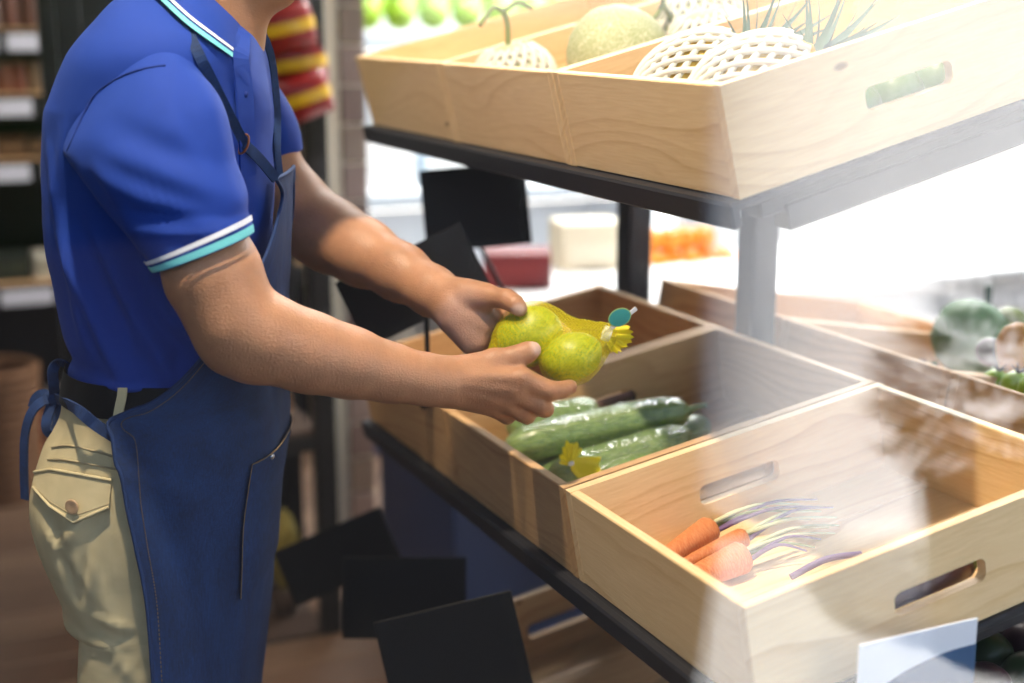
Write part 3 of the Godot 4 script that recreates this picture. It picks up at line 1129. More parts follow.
func pineapple(label: String, c: Vector3, basis: Basis) -> void:
	var t := thing("pineapple", label, "pineapple", "foam wrapped pineapples in the upper crate", c, basis)
	var r := Vector3(0.055, 0.085, 0.055)
	var rows := []
	for j in 41:
		var th := PI * j / 40.0
		var row := []
		for k in 61:
			var ph := TAU * k / 60.0
			var d := Vector3(sin(th) * cos(ph), cos(th), sin(th) * sin(ph))
			var e := absf(sin(ph * 6.0 + d.y * 9.0)) * absf(sin(ph * 6.0 - d.y * 9.0))
			row.append(d * r * (1.0 + 0.06 * e))
		rows.append(row)
	var m := MB.new()
	m.sheet(rows, true, Vector2(1, 1), Vector3.ZERO)
	part(t, "rind", m.done(), mats.pineapple_rind)
	part(t, "foam_net", foam_strands(r * 1.03, 20, 0.3, 0.9), mats.white_foam)
	for k in 34:
		var ring := k / 34.0
		var a := k * 2.4
		var lean := lerpf(1.15, 0.1, ring)
		var d := Vector3(cos(a) * sin(lean), cos(lean), sin(a) * sin(lean))
		var len := lerpf(0.06, 0.11, ring)
		var base := Vector3(0, 0.076 + ring * 0.02, 0) + Vector3(cos(a), 0, sin(a)) * 0.012 * (1.0 - ring)
		var side := d.cross(Vector3(sin(a), 0.0, -cos(a))).normalized()
		side = Vector3(-sin(a), 0, cos(a))
		var lf := MB.new()
		var up := side.cross(d).normalized()
		var prev := []
		for j in 5:
			var v := j / 4.0
			var p := base + d * len * v + Vector3(cos(a), -0.3, sin(a)) * 0.02 * v * v
			var w := 0.0085 * (1.0 - v) + 0.0004
			prev.append([p - side * w, p + up * w * 0.35, p + side * w])
		lf.sheet(prev, false)
		part(t, "crown_leaf", lf.done(), mats.crown_leaf)


func cabbage(label: String, c: Vector3, r: float) -> void:
	var t := thing("cabbage", label, "cabbage", "cabbages on the rear shelf", c, Basis(Vector3.RIGHT, c.z * 3.0))
	part(t, "head", blob(Vector3(r, r * 0.92, r) * 0.95, 0.06, 2.5, 30, 20), mats.cabbage_vein)
	for k in 7:
		var rows := []
		for j in 9:
			var row := []
			for i in 9:
				var a := (j / 8.0 - 0.5) * 2.2
				var b := (i / 8.0 - 0.5) * 2.2
				var d := Vector3(sin(b) * cos(a), sin(a), cos(b) * cos(a))
				row.append(d * r * (0.97 + 0.015 * (k % 3) + 0.03 * noise.get_noise_3d(a * 4.0, b * 4.0, k * 9.0) + 0.05 * pow(a * a + b * b, 1.0) / 2.4))
			rows.append(row)
		var m := MB.new()
		m.sheet(rows, false, Vector2(1, 1), Vector3.ZERO)
		part(t, "outer_leaf", m.done(), mats.cabbage_leaf, Transform3D(Basis(Vector3.UP, k * 1.9) * Basis(Vector3.RIGHT, sin(k * 2.3) * 1.1), Vector3.ZERO))


func round_fruit(called: String, label: String, category: String, group: String, c: Vector3, r: Vector3, m: Material, calyx: Material = null, turn := Basis.IDENTITY) -> void:
	var t := thing(called, label, category, group, c, turn)
	part(t, "flesh", blob(r, 0.04, 1.6, 26, 18, c.x * 20.0 + c.z * 9.0), m)
	if calyx != null:
		var st := MB.new()
		for k in 5:
			var a := TAU * k / 5.0
			st.tube([Vector3(0, r.y * 0.97, 0), Vector3(cos(a) * 0.006, r.y + 0.005, sin(a) * 0.006), Vector3(cos(a) * 0.012, r.y + 0.009, sin(a) * 0.012)], [0.0022, 0.0016, 0.0008], 5)
		part(t, "calyx", st.done(), calyx)


func build_produce() -> void:
	# cucumbers
	var c1: Node3D = lower[1]
	cucumber("pale green wrapped cucumber lying half hidden at the back of its crate", in_crate(506, 430, c1, 0.088), in_crate(600, 409, c1, 0.088), 0.026, false, 0.004, 1.0)
	cucumber("long wrapped cucumber lying on top of the others, with a curled stem", in_crate(503, 450, c1, 0.083), in_crate(692, 410, c1, 0.085), 0.028, true, -0.006, 2.0)
	cucumber("dark wrapped cucumber under the long one, stem towards the crate back", in_crate(548, 478, c1, 0.056), in_crate(694, 437, c1, 0.060), 0.027, true, 0.003, 3.0)
	cucumber("lighter wrapped cucumber beside the yellow net tuft along the slotted board", in_crate(560, 492, c1, 0.046), in_crate(662, 460, c1, 0.046), 0.024, false, 0.0, 4.0)
	for k in 3:
		var z := -0.347 + 0.058 * k
		cucumber("wrapped cucumber in the bottom layer under the others", c1.transform * Vector3(0.05, 0.036, z), c1.transform * Vector3(0.36, 0.036, z - 0.004 * k), 0.026, false, 0.0, 7.0 + k)
	var ra := in_crate(582, 412, c1, 0.078)
	var rb := in_crate(632, 396, c1, 0.078)
	var root := thing("burdock_root", "thin brown root with a dark cut end behind the cucumbers", "root")
	part(root, "skin", tube([ra, ra.lerp(rb, 0.5), rb], [0.0085, 0.009, 0.0085], 12), mats.brown_root)
	part(root, "cut_end", tube([rb, rb + (rb - ra).normalized() * 0.003], 0.0092, 12), mats.bark)
	# yellow net tuft on the cucumbers
	var p := in_crate(571, 464, c1, 0.086)
	var nt := thing("yellow_net", "yellow net tuft tied with a white clip on the cucumbers", "net", "", p)
	var m := MB.new()
	for s in [[Vector3(0.012, 0.026, -0.006), 0.012], [Vector3(-0.004, 0.03, -0.004), 0.010], [Vector3(-0.016, 0.014, 0.0), 0.010]]:
		m.sheet(ruffle(Vector3.ZERO, s[0], s[1], 7.0), false)
	part(nt, "frill", m.done(), mats.yellow_net)
	m = MB.new()
	m.sheet(ruffle(Vector3.ZERO, Vector3(0.034, -0.012, 0.024), 0.022, 3.0), false)
	part(nt, "bag_end", m.done(), mats.yellow_net)
	part(nt, "clip", box(Vector3(0.008, 0.006, 0.006), 0.001), mats.white_stripe)
	# carrots
	var c0: Node3D = lower[0]
	var ends := func(list: Array, h: float) -> Array:
		var out := []
		for q in list: out.append(in_crate(q[0], q[1], c0, h))
		return out
	carrot_at("plump carrot lying against the slotted board", in_crate(652, 566, c0, 0.030), in_crate(714, 528, c0, 0.030), 0.0185, (ends as Callable).call([[800, 505], [818, 500], [790, 512], [770, 508], [826, 508]], 0.035), 1.0)
	carrot_at("slim dark carrot lying half hidden between two plump carrots", in_crate(680, 566, c0, 0.026), in_crate(748, 537, c0, 0.026), 0.014, (ends as Callable).call([[822, 512], [834, 508], [812, 520], [838, 518]], 0.030), 2.0)
	carrot_at("fattest carrot, lying beside the loose purple stalk", in_crate(668, 590, c0, 0.030), in_crate(748, 556, c0, 0.030), 0.0215, (ends as Callable).call([[830, 528], [822, 540], [816, 548], [836, 534], [808, 552], [840, 526]], 0.026), 3.0)
	var sa := in_crate(792, 578, c0, 0.018)
	var sb := in_crate(862, 555, c0, 0.018)
	single("purple_stalk", "single loose purple vegetable stalk lying beside the carrots", "stalk", "", tube(spline([sa, sa.lerp(sb, 0.5) + Vector3(0, 0.008, 0), sb], 6), 0.0042, 8), mats.purple_stem)
	var ea := c0.transform * Vector3(0.12, 0.042, -0.05)
	var eb := c0.transform * Vector3(0.33, 0.042, -0.05)
	var eg := thing("aubergine", "dark purple aubergine behind the handle slot of the carrot crate", "aubergine", "", ea, along(ea, eb).basis)
	part(eg, "skin", lathe([Vector2(0, -0.004), Vector2(0.018, 0.002), Vector2(0.028, 0.02), Vector2(0.032, 0.06), Vector2(0.030, 0.11), Vector2(0.024, 0.165), Vector2(0.016, 0.20), Vector2(0, 0.205)], 24), mats.dark_purple)
	part(eg, "cap", lathe([Vector2(0.0175, 0.197), Vector2(0.012, 0.207), Vector2(0.005, 0.212), Vector2(0.005, 0.228), Vector2(0, 0.228)], 16), mats.leaf_green)
	# melons in the upper crates
	var u1: Node3D = upper[1]
	var tilt := Basis(Vector3.BACK, 0.3)
	melon("bare netted melon with a T-shaped stem at the crate front", u1.transform * Vector3(0.20, 0.088, -0.19), 0.077, Basis(Vector3.FORWARD, 0.9) * Basis(Vector3.RIGHT, -0.3), false, true)
	melon("netted melon in a white foam net with a tall upright stem", u1.transform * Vector3(0.085, 0.076, -0.315), 0.060, Basis(Vector3.FORWARD, -0.2), true, true)
	melon("netted melon in a white foam net against the slotted divider", u1.transform * Vector3(0.29, 0.078, -0.078), 0.060, tilt, true, false)
	melon("netted melon in a white foam net at the crate back", u1.transform * Vector3(0.385, 0.082, -0.25), 0.068, tilt, true, true)
	var u0: Node3D = upper[0]
	var lay := Basis(Vector3(-0.32, 0.95, 0), Vector3(0.95, 0.32, 0), Vector3(0, 0, -1)).orthonormalized()
	pineapple("foam netted pineapple lying with its crown towards the crate back", u0.transform * Vector3(0.13, 0.082, -0.13), lay)
	pineapple("foam netted pineapple lying behind the slotted end board", u0.transform * Vector3(0.14, 0.080, -0.275), lay)
	for k in 3:
		round_fruit("avocado", "green avocado behind the handle slot of the pineapple crate", "avocado", "avocados in the pineapple crate", u0.transform * Vector3(0.20 + 0.062 * k, 0.042, -0.047), Vector3(0.030, 0.032, 0.030), mats.avocado_skin)
	single("white_paper", "white paper sheet lying in the nearly empty upper crate", "paper", "", box(Vector3(0.2, 0.004, 0.16), 0.001), mats.white_stripe, upper[2].transform * at(Vector3(0.26, 0.012, -0.18)))
	# rear shelf
	var r0: Node3D = behind[0]
	var on := func(px: float, py: float, x: float) -> Vector3: return at_x(px, py, x)
	cabbage("large blue green cabbage in the rear crate", at_x(972, 338, 1.60), 0.062)
	round_fruit("mango", "ripe orange and brown mango on the rear crate", "mango", "mangoes in the rear crate", at_x(1019, 348, 1.51), Vector3(0.03, 0.038, 0.03), mats.mango_skin)
	round_fruit("mango", "green mango on top beside the large cabbage", "mango", "mangoes in the rear crate", at_x(1010, 330, 1.73), Vector3(0.036, 0.04, 0.036), mats.mango_green)
	round_fruit("plum", "dark red plum between the cabbage and the mango", "plum", "", at_x(992, 352, 1.50), Vector3(0.020, 0.022, 0.024), mats.dark_purple)
	for q in [[996, 384], [1016, 386], [1034, 390]]:
		round_fruit("guava", "small green guava with a brown calyx in the rear crate", "guava", "guavas in the rear crate", at_x(q[0], q[1], 1.44), Vector3(0.020, 0.022, 0.020), mats.apple_skin, mats.bark, Basis(Vector3.RIGHT, 0.3))
	# red leaf lettuce
	var lp := at_x(916, 392, 1.44)
	var le := thing("red_lettuce", "dark red leafy lettuce in the rear crate", "lettuce", "", lp)
	for k in 9:
		var a := k * 0.7 + 0.2
		var d := Vector3(cos(a) * 0.5, 0.9, sin(a) * 0.5).normalized()
		m = MB.new()
		m.sheet(ruffle(Vector3(cos(a), 0, sin(a)) * 0.008, d * 0.05, 0.022, 5.0 + k), false)
		part(le, "leaf", m.done(), mats.red_leaf if k % 3 else mats.leaf_green)


# a gathered leaf or frill from a, along d, that widens to w
func ruffle(a: Vector3, d: Vector3, w: float, waves: float) -> Array:
	var side := d.cross(Vector3(0.3, 0.2, 1.0)).normalized()
	var up := side.cross(d).normalized()
	var rows := []
	for j in 9:
		var v := j / 8.0
		var row := []
		for k in 17:
			var u := k / 16.0 * 2.0 - 1.0
			var ww := w * (0.15 + 0.85 * sqrt(v))
			var edge := d * v * (1.0 - 0.25 * u * u + 0.08 * cos(u * waves * 2.0))
			row.append(a + edge + side * u * ww + up * sin(u * waves) * 0.18 * w * v)
		rows.append(row)
	return rows


# ---------------------------------------------------------------- black price boards
func price_board(label: String, q: Array, depth: float, foot: Vector3) -> void:
	var a := at_depth(q[0][0], q[0][1], depth)
	var b := at_depth(q[1][0], q[1][1], depth)
	var c := at_depth(q[2][0], q[2][1], depth)
	var x := (b - a).normalized()
	var y := (b - c)
	y = (y - x * y.dot(x))
	var h := y.length()
	y = y.normalized()
	var w := a.distance_to(b)
	var mid := (a + c) / 2.0
	var t := thing("price_board", label, "sign", "blank black price boards", mid, Basis(x, y, x.cross(y)))
	part(t, "board", box(Vector3(w, h, 0.004), 0.0015), mats.black_board)
	var f := t.transform.affine_inverse() * foot
	var start := Vector3(0, -h / 2 + 0.01, -0.004)
	part(t, "stem", tube(spline([start, start.lerp(f, 0.5), f], 4), 0.004, 8), mats.black_board)
	part(t, "clip", box(Vector3(0.03, 0.022, 0.03), 0.003), mats.black_board, at(f))


func build_signs() -> void:
	var rim0: Vector3 = lower[2].transform * Vector3(0.0, CH, -0.10)
	price_board("blank black price board standing upright beneath the upper shelf", [[420, 170], [526, 160], [531, 243]], 2.55, lower[2].transform * Vector3(0.30, CH, -CL))
	price_board("large tilted blank black price board clipped to the empty crate", [[334, 283], [460, 222], [492, 288]], 2.12, lower[2].transform * Vector3(0.0, CH, -0.06))
	price_board("tilted blank black price board half covered by the level board", [[272, 553], [379, 507], [402, 562]], 2.58, third.transform * Vector3(-0.012, CH, -CL + 0.02))
	price_board("level grey-black price board between two tilted low boards", [[334, 558], [458, 558], [474, 640]], 2.3, third.transform * Vector3(-0.012, CH, -CL + 0.08))
	price_board("blank black price board in front of the bottom crate's end", [[376, 623], [514, 590], [531, 690]], 1.96, third.transform * Vector3(-0.016, CH - 0.03, -0.16))
	# white card with a blue disc hung under the carrot crate's end
	var p := at_z(917, 690, -1.03)
	var t := thing("hanging_card", "white card with a blue disc hanging below the carrot crate", "sign", "", p)
	part(t, "card", box(Vector3(0.155, 0.13, 0.003), 0.001), mats.white_stripe)
	var dm := MB.new()
	var rim := []
	for k in 25:
		var x := lerpf(-0.0765, 0.0765, k / 24.0)
		rim.append(Vector3(x, -0.088 + 0.088 * sqrt(maxf(0.0, 1.0 - pow((x - 0.07) / 0.17, 2.0))), 0.0))
	for k in 24:
		var a: Vector3 = rim[k]
		var b: Vector3 = rim[k + 1]
		dm.quad(a, b, Vector3(b.x, -0.1, 0), Vector3(a.x, -0.1, 0), Vector3.BACK)
		dm.quad(a, b, b - Vector3(0, 0, 0.001), a - Vector3(0, 0, 0.001), Vector3.UP)
	part(t, "blue_print", dm.done(), mats.card_blue, at(Vector3(0, 0.036, 0.0026)))
	# tray of dark fruit under the carrot crate
	var tr := thing("dark_tray", "dark tray of passion fruit under the open end of the lower shelf", "tray", "", Vector3(1.235, 0.668, -1.19))
	part(tr, "base", box(Vector3(0.30, 0.012, 0.24), 0.003), mats.steel_dark)
	for s: float in [-1.0, 1.0]:
		part(tr, "rim_side", box(Vector3(0.30, 0.03, 0.008), 0.003), mats.steel_dark, at(Vector3(0, 0.02, 0.116 * s)))
		part(tr, "rim_end", box(Vector3(0.008, 0.03, 0.24), 0.003), mats.steel_dark, at(Vector3(0.146 * s, 0.02, 0)))
	part(tr, "stand_leg", box(Vector3(0.05, 0.66, 0.05), 0.003), mats.steel_dark, at(Vector3(0.08, -0.336, -0.06)))
	for k in 12:
		var dark := k % 2 == 0
		round_fruit("passion_fruit", "dark purple passion fruit in the low tray" if dark else "dark green passion fruit in the low tray", "fruit", "passion fruit in the low tray", Vector3(1.132 + 0.066 * (k % 4), 0.705, -1.257 + 0.066 * (k / 4)), Vector3(0.032, 0.031, 0.032), mats.dark_purple if dark else mats.dark_green_skin)


# ---------------------------------------------------------------- far shop
const ZS := -4.62

func jar(label: String, group: String, p: Vector3, r: float, h: float, body: Color, lid: Color) -> void:
	var t := thing("jar", label, "jar", group, p)
	part(t, "body", lathe([Vector2(0, 0), Vector2(r * 0.9, 0), Vector2(r, h * 0.06), Vector2(r, h * 0.72), Vector2(r * 0.72, h * 0.85), Vector2(r * 0.72, h * 0.86), Vector2(0, h * 0.86)], 14), tone(body, 0.25))
	part(t, "lid", lathe([Vector2(0, h * 0.86), Vector2(r * 0.8, h * 0.86), Vector2(r * 0.8, h), Vector2(0, h)], 14), tone(lid, 0.4))


func tone(c: Color, rough: float) -> StandardMaterial3D:
	var key := "tone_" + c.to_html() + str(rough)
	return mats[key] if mats.has(key) else mat(key, c, rough)


func carton(called: String, label: String, category: String, group: String, p: Vector3, s: Vector3, c: Color, band: Color, turn := 0.0) -> void:
	var t := thing(called, label, category, group, p, Basis(Vector3.UP, turn))
	part(t, "body", box(s, 0.004), tone(c, 0.5), at(Vector3(0, s.y / 2, 0)))
	part(t, "label_band", box(Vector3(s.x * 0.8, s.y * 0.35, 0.003), 0.001), tone(band, 0.5), at(Vector3(0, s.y * 0.5, s.z / 2 + 0.001)))


func crisp_bag(label: String, c: Vector3, w: float, h: float, roll: float) -> void:
	var t := thing("crisp_bag", label, "snack bag", "red and yellow snack bags", c, Basis(Vector3.BACK, roll))
	for s in [[0.0, mats_get("bag_red"), "pouch", 1.0], [0.002, mats_get("bag_yellow"), "print_band", 0.26]]:
		var rows := []
		for j in 13:
			var row := []
			for k in 25:
				var a := TAU * k / 24.0
				var v := j / 12.0 * 2.0 - 1.0
				var puff := sqrt(maxf(0.0, 1.0 - v * v))
				var yy: float = v * h / 2
				if s[3] < 1.0: yy = v * h / 2 * s[3] + sin(a) * 0.0
				var vv: float = v * s[3]
				puff = sqrt(maxf(0.0, 1.0 - vv * vv))
				row.append(Vector3(cos(a) * (w / 2 + s[0]) * (0.93 + 0.07 * puff), yy, sin(a) * (0.004 + 0.03 * puff + s[0])))
			rows.append(row)
		var m := MB.new()
		m.sheet(rows, true, Vector2(1, 1), Vector3.ZERO)
		part(t, s[2], m.done(), s[1])


func mats_get(k: String) -> StandardMaterial3D:
	if mats.has(k): return mats[k]
	return mat(k, Color(0.55, 0.05, 0.08) if k == "bag_red" else Color(0.86, 0.68, 0.08), 0.3)


func build_backdrop() -> void:
	# ---- black shelving with jars behind the assistant
	var xl := at_z(-70, 300, ZS).x
	var xr := at_z(322, 300, ZS).x
	var t := thing("shelving_unit", "black shelving with price strips behind the shop assistant", "shelving", "", Vector3((xl + xr) / 2, 0, ZS))
	var w := xr - xl
	part(t, "back_panel", box(Vector3(w, 2.2, 0.03), 0.003), mats.dark_shelf, at(Vector3(0, 1.1, -0.45)))
	for s: float in [-1.0, 1.0]:
		part(t, "side_panel", box(Vector3(0.05, 2.2, 0.45), 0.003), mats.dark_shelf, at(Vector3((w / 2 - 0.025) * s, 1.1, -0.225)))
	var tops := []
	for py in [27.0, 92.0, 157.0, 281.0]:
		tops.append(at_z(50, py, ZS).y)
	tops.append(0.09)
	for k in tops.size():
		var sh := part(t, "shelf_board", box(Vector3(w - 0.1, 0.025, 0.42), 0.003), mats.pine_tan if k < 4 else mats.dark_shelf, at(Vector3(0, tops[k] - 0.0125, -0.21)))
		part(sh, "fascia", box(Vector3(w - 0.1, 0.075, 0.012), 0.002), mats.dark_shelf, at(Vector3(0, -0.028, 0.216)))
		if k == 4: continue
		var strips: Array = [[-0.02, 8], [17, 48], [58, 84], [95, 122]] if k == 0 else [[0, 37], [52, 80]] if k == 1 else [[-12, 30], [44, 75]] if k == 2 else [[-10, 44]]
		for q in strips:
			var a := at_z(q[0], 200, ZS).x - t.position.x
			var b := at_z(q[1], 200, ZS).x - t.position.x
			part(sh, "price_strip", box(Vector3(b - a, 0.05, 0.004), 0.001), mats.price_strip, at(Vector3((a + b) / 2, -0.03, 0.225)))
	var put := func(px: float, shelf: int) -> Vector3: return Vector3(at_z(px, 150, ZS - 0.1).x, tops[shelf], ZS - 0.1)
	var c1 := [Color(0.45, 0.36, 0.34), Color(0.42, 0.28, 0.24), Color(0.36, 0.24, 0.2), Color(0.34, 0.38, 0.24), Color(0.40, 0.42, 0.28), Color(0.35, 0.42, 0.46), Color(0.5, 0.42, 0.3)]
	var n1 := ["dusty pink jar on the top shelf", "brown red jar on the top shelf", "dark brown jar on the top shelf", "olive green jar on the top shelf", "pale olive jar on the top shelf", "blue grey jar on the top shelf", "tan jar on the top shelf"]
	for k in 14:
		jar(n1[k % 7], "jars on the top shelf", (put as Callable).call(2 + 17.5 * k, 0), 0.024, 0.15, c1[k % 7], Color(0.25, 0.2, 0.15))
	var c2 := [Color(0.62, 0.40, 0.30), Color(0.62, 0.38, 0.30), Color(0.62, 0.52, 0.40), Color(0.68, 0.58, 0.46), Color(0.35, 0.36, 0.28)]
	var n2 := ["salmon pink jar on the second shelf", "coral jar on the second shelf", "sand coloured jar on the second shelf", "cream jar on the second shelf", "moss green jar on the second shelf"]
	for k in 12:
		jar(n2[k % 5], "jars on the second shelf", (put as Callable).call(8 + 15.0 * k, 1), 0.025, 0.10, c2[k % 5], Color(0.5, 0.45, 0.38))
	for k in 6:
		carton("tin_box", ["brown flat tin on the third shelf", "dark brown tin on the third shelf"][k % 2], "tin", "tins on the third shelf", (put as Callable).call(8 + 30.0 * k, 2), Vector3(0.09, 0.07, 0.1), [Color(0.36, 0.24, 0.15), Color(0.2, 0.14, 0.1)][k % 2], Color(0.5, 0.38, 0.25))
	carton("flour_pack", "white paper pack on the fourth shelf beside green tins", "pack", "", (put as Callable).call(38, 3), Vector3(0.10, 0.085, 0.1), Color(0.75, 0.73, 0.66), Color(0.6, 0.58, 0.5))
	for k in 5:
		carton("green_tin", "dark green tin on the fourth shelf", "tin", "green tins on the fourth shelf", (put as Callable).call([-20, 5, 68, 100, 150][k], 3), Vector3(0.08, 0.09, 0.1), Color(0.09, 0.13, 0.08), Color(0.2, 0.22, 0.14))
	# baskets and packs at the foot of the shelving
	var bp := at_y(2, 497, 0.0)
	var bk := thing("wicker_basket", "brown wicker basket standing on the floor by the shelving", "basket", "", bp)
	var ring := MB.new()
	var h := 0.40
	for k in 15:
		var y := h * k / 14.0
		var pts := []
		for j in 25:
			var a := TAU * j / 24.0
			pts.append(Vector3(cos(a) * (0.105 + 0.02 * y / h), y + 0.012, sin(a) * (0.105 + 0.02 * y / h)))
		ring.tube(pts, 0.0155, 6, false)
	part(bk, "weave", ring.done(), mats.wicker)
	part(bk, "base", lathe([Vector2(0, 0.0), Vector2(0.10, 0.0), Vector2(0.10, 0.02), Vector2(0, 0.02)], 20), mats.wicker)
	carton("orange_pack", "orange pack standing beside the wicker basket", "pack", "", at_y(38, 490, 0.0), Vector3(0.055, 0.28, 0.06), Color(0.62, 0.20, 0.06), Color(0.7, 0.35, 0.1))
	carton("grey_pack", "pale grey pack standing behind the orange pack", "pack", "", at_y(68, 487, 0.0), Vector3(0.09, 0.33, 0.07), Color(0.52, 0.49, 0.47), Color(0.6, 0.58, 0.56))
	# ---- black snack rack beside the assistant: bags on top, jars and flowering pots below
	var rp := at_depth(313, 341, 3.25)
	var zr := rp.z
	var rk := thing("snack_rack", "narrow black rack holding red snack bags, jars and flowering pots", "rack", "", Vector3(rp.x, 0, zr))
	for q in [[0.0, 0.0], [-0.52, 0.0], [0.0, -0.3], [-0.52, -0.3]]:
		part(rk, "post", box(Vector3(0.05, 1.75, 0.035), 0.003), mats.dark_shelf, at(Vector3(q[0] + 0.018, 0.875, q[1])))
	part(rk, "back_panel", box(Vector3(0.52, 1.5, 0.012), 0.002), mats.dark_shelf, at(Vector3(-0.25, 0.85, -0.31)))
	var yj := at_z(300, 432, zr).y
	var yf := at_z(300, 634, zr).y
	var ym := at_z(300, 214, zr).y
	for y in [yj, yf, ym]:
		part(rk, "shelf_board", box(Vector3(0.50, 0.022, 0.30), 0.002), tone(Color(0.22, 0.15, 0.10), 0.7), at(Vector3(-0.24, y - 0.011, -0.15)))
		part(rk, "shelf_edge", box(Vector3(0.47, 0.04, 0.01), 0.002), mats.dark_shelf, at(Vector3(-0.24, y - 0.03, 0.006)))
	for y in [1.46, 1.60]:
		part(rk, "hook_bar", box(Vector3(0.50, 0.012, 0.012), 0.002), mats.dark_shelf, at(Vector3(-0.24, y, 0.0)))
	var bags := [[286, 26, 0.22, 0.05, "red and yellow snack bag tilted on the top of the rack"], [299, 62, 0.15, 0.02, "red snack bag squeezed below the tilted top bag"], [262, 60, -0.1, -0.09, "red and yellow snack bag tucked behind the others"], [303, 96, 0.3, 0.06, "lowest red and yellow snack bag on the rack"], [290, -20, 0.1, -0.06, "highest red and yellow snack bag on the rack"]]
	for q in bags:
		crisp_bag(q[4], at_z(q[0], q[1], zr + q[3] - 0.02), 0.125, 0.10, q[2])
	for k in 5:
		jar(["amber storage jar on the snack rack", "cream storage jar on the snack rack"][k % 2], "storage jars on the snack rack", Vector3(rp.x - 0.055 - 0.062 * k, yj, zr - 0.10), 0.022, 0.085, [Color(0.50, 0.36, 0.22), Color(0.62, 0.53, 0.40)][k % 2], Color(0.6, 0.55, 0.45))
	for k in 4:
		var pk := thing("flower_pot", ["yellow flowering pot plant on the snack rack", "reddish flowering pot plant on the snack rack"][k % 2], "pot plant", "flowering pots on the snack rack", Vector3(rp.x - 0.06 - 0.10 * k, yf, zr - 0.13 + 0.03 * (k % 2)))
		part(pk, "pot", lathe([Vector2(0, 0), Vector2(0.028, 0), Vector2(0.04, 0.07), Vector2(0, 0.07)], 14), tone(Color(0.2, 0.14, 0.1), 0.7))
		part(pk, "flowers", blob(Vector3(0.042, 0.10, 0.042), 0.35, 4.0, 18, 14, k * 3.0), tone([Color(0.42, 0.37, 0.12), Color(0.36, 0.15, 0.09)][k % 2], 0.8), at(Vector3(0, 0.165, 0)))
	# ---- cream pillar with a brown tiled face
	var pp := at_depth(347, 300, 3.7)
	var pil := slab("pillar_1", Vector3(pp.x - 0.055, 0, pp.z - 0.2), Vector3(pp.x + 0.062, TOP, pp.z + 0.0), mats.cream)
	for k in 30:
		part(pil, "tile", box(Vector3(0.068, 0.094, 0.012), 0.002), tone([Color(0.44, 0.36, 0.33), Color(0.50, 0.42, 0.39), Color(0.47, 0.40, 0.35)][k % 3], 0.5), at(Vector3(0.024, -TOP / 2 + 0.05 + 0.1 * k, 0.103)))
	# ---- chilled cabinet with apples
	var zc := -4.35
	var x0 := at_z(362, 300, zc).x
	var x1 := x0 + 1.22
	var ch := thing("chiller_cabinet", "white open chilled cabinet with a dark blue base behind the rack", "cabinet", "", Vector3((x0 + x1) / 2, 0, zc))
	var cw := x1 - x0
	part(ch, "back_panel", box(Vector3(cw, 1.6, 0.05), 0.003), mats.white_paint, at(Vector3(0, 0.8, -0.7)))
	part(ch, "side_panel", box(Vector3(0.04, 1.4, 0.7), 0.003), mats.white_paint, at(Vector3(cw / 2, 0.7, -0.35)))
	part(ch, "side_panel", box(Vector3(0.04, 0.9, 0.7), 0.003), mats.white_paint, at(Vector3(-cw / 2, 0.45, -0.35)))
	var base_top := at_z(420, 515, zc).y
	part(ch, "base", box(Vector3(cw, maxf(base_top, 0.15), 0.7), 0.01), mats.blue_panel, at(Vector3(0, maxf(base_top, 0.15) / 2, -0.35)))
	for py in [30.0, 190.0, 470.0]:
		var y := at_z(420, py, zc).y
		var sh := part(ch, "shelf", box(Vector3(cw, 0.03, 0.6), 0.004), mats.white_paint, at(Vector3(0, y - 0.015, -0.33)))
		part(sh, "price_rail", box(Vector3(cw, 0.05, 0.012), 0.003), tone(Color(0.75, 0.8, 0.85), 0.4), at(Vector3(0, -0.02, 0.305)))
	var ya := at_z(420, 29, zc).y
	var ap := 0
	for row in 3:
		for k in 15:
			var x := at_z(366 + 33.5 * k, 15, zc - 0.07).x + (0.045 if row == 1 else 0.0)
			if x > x1 - 0.06: continue
			ap += 1
			round_fruit("green_apple", "shiny green apple lined up on the chilled cabinet's top shelf", "apple", "green apples on the chilled cabinet", Vector3(x, ya + 0.051 + 0.03 * row, zc - 0.07 - 0.095 * row), Vector3(0.053, 0.05, 0.053), mats.apple_skin)
	for k in 5:
		carton("white_carton", ["white carton on the lit chiller shelf", "pale blue carton on the lit chiller shelf"][k % 2], "carton", "cartons on the lit chiller shelf", Vector3(x0 + 0.13 + 0.225 * k, at_z(420, 190, zc).y, zc - 0.16), Vector3(0.2, 0.17 - 0.03 * (k % 2), 0.14), [Color(0.93, 0.94, 0.95), Color(0.72, 0.8, 0.86)][k % 2], Color(0.9, 0.92, 0.93))
		carton("pink_tub", "pink and white tub on the chiller's low shelf", "tub", "tubs on the chiller's low shelf", Vector3(x0 + 0.12 + 0.225 * k, at_z(420, 470, zc).y, zc - 0.16), Vector3(0.19, 0.14, 0.15), Color(0.90, 0.86, 0.87), Color(0.85, 0.60, 0.62))
	for py in [40.0, 200.0]:
		var y := at_z(420, py, zc).y - 0.03
		var l := AreaLight3D.new()
		l.name = "shelf_strip_light"
		l.area_size = Vector2(cw - 0.1, 0.04)
		l.light_energy = 0.9
		l.light_color = Color(0.96, 0.99, 1.0)
		l.area_range = 8.0
		l.shadow_enabled = true
		ch.add_child(l, true)
		l.transform = Transform3D(Basis(Vector3.RIGHT, -PI / 2), Vector3(0, y - 0.012, -0.06))
		part(ch, "light_strip", box(Vector3(cw - 0.1, 0.012, 0.03), 0.002), mats.lamp_diffuser, at(Vector3(0, y, -0.06)))
	# ---- white side counter with a red box, a pale carton and bagged oranges on a ledge
	var ct := thing("side_counter", "white side counter with a wooden ledge beyond the rack", "counter", "", Vector3(1.99, 0, -3.0))
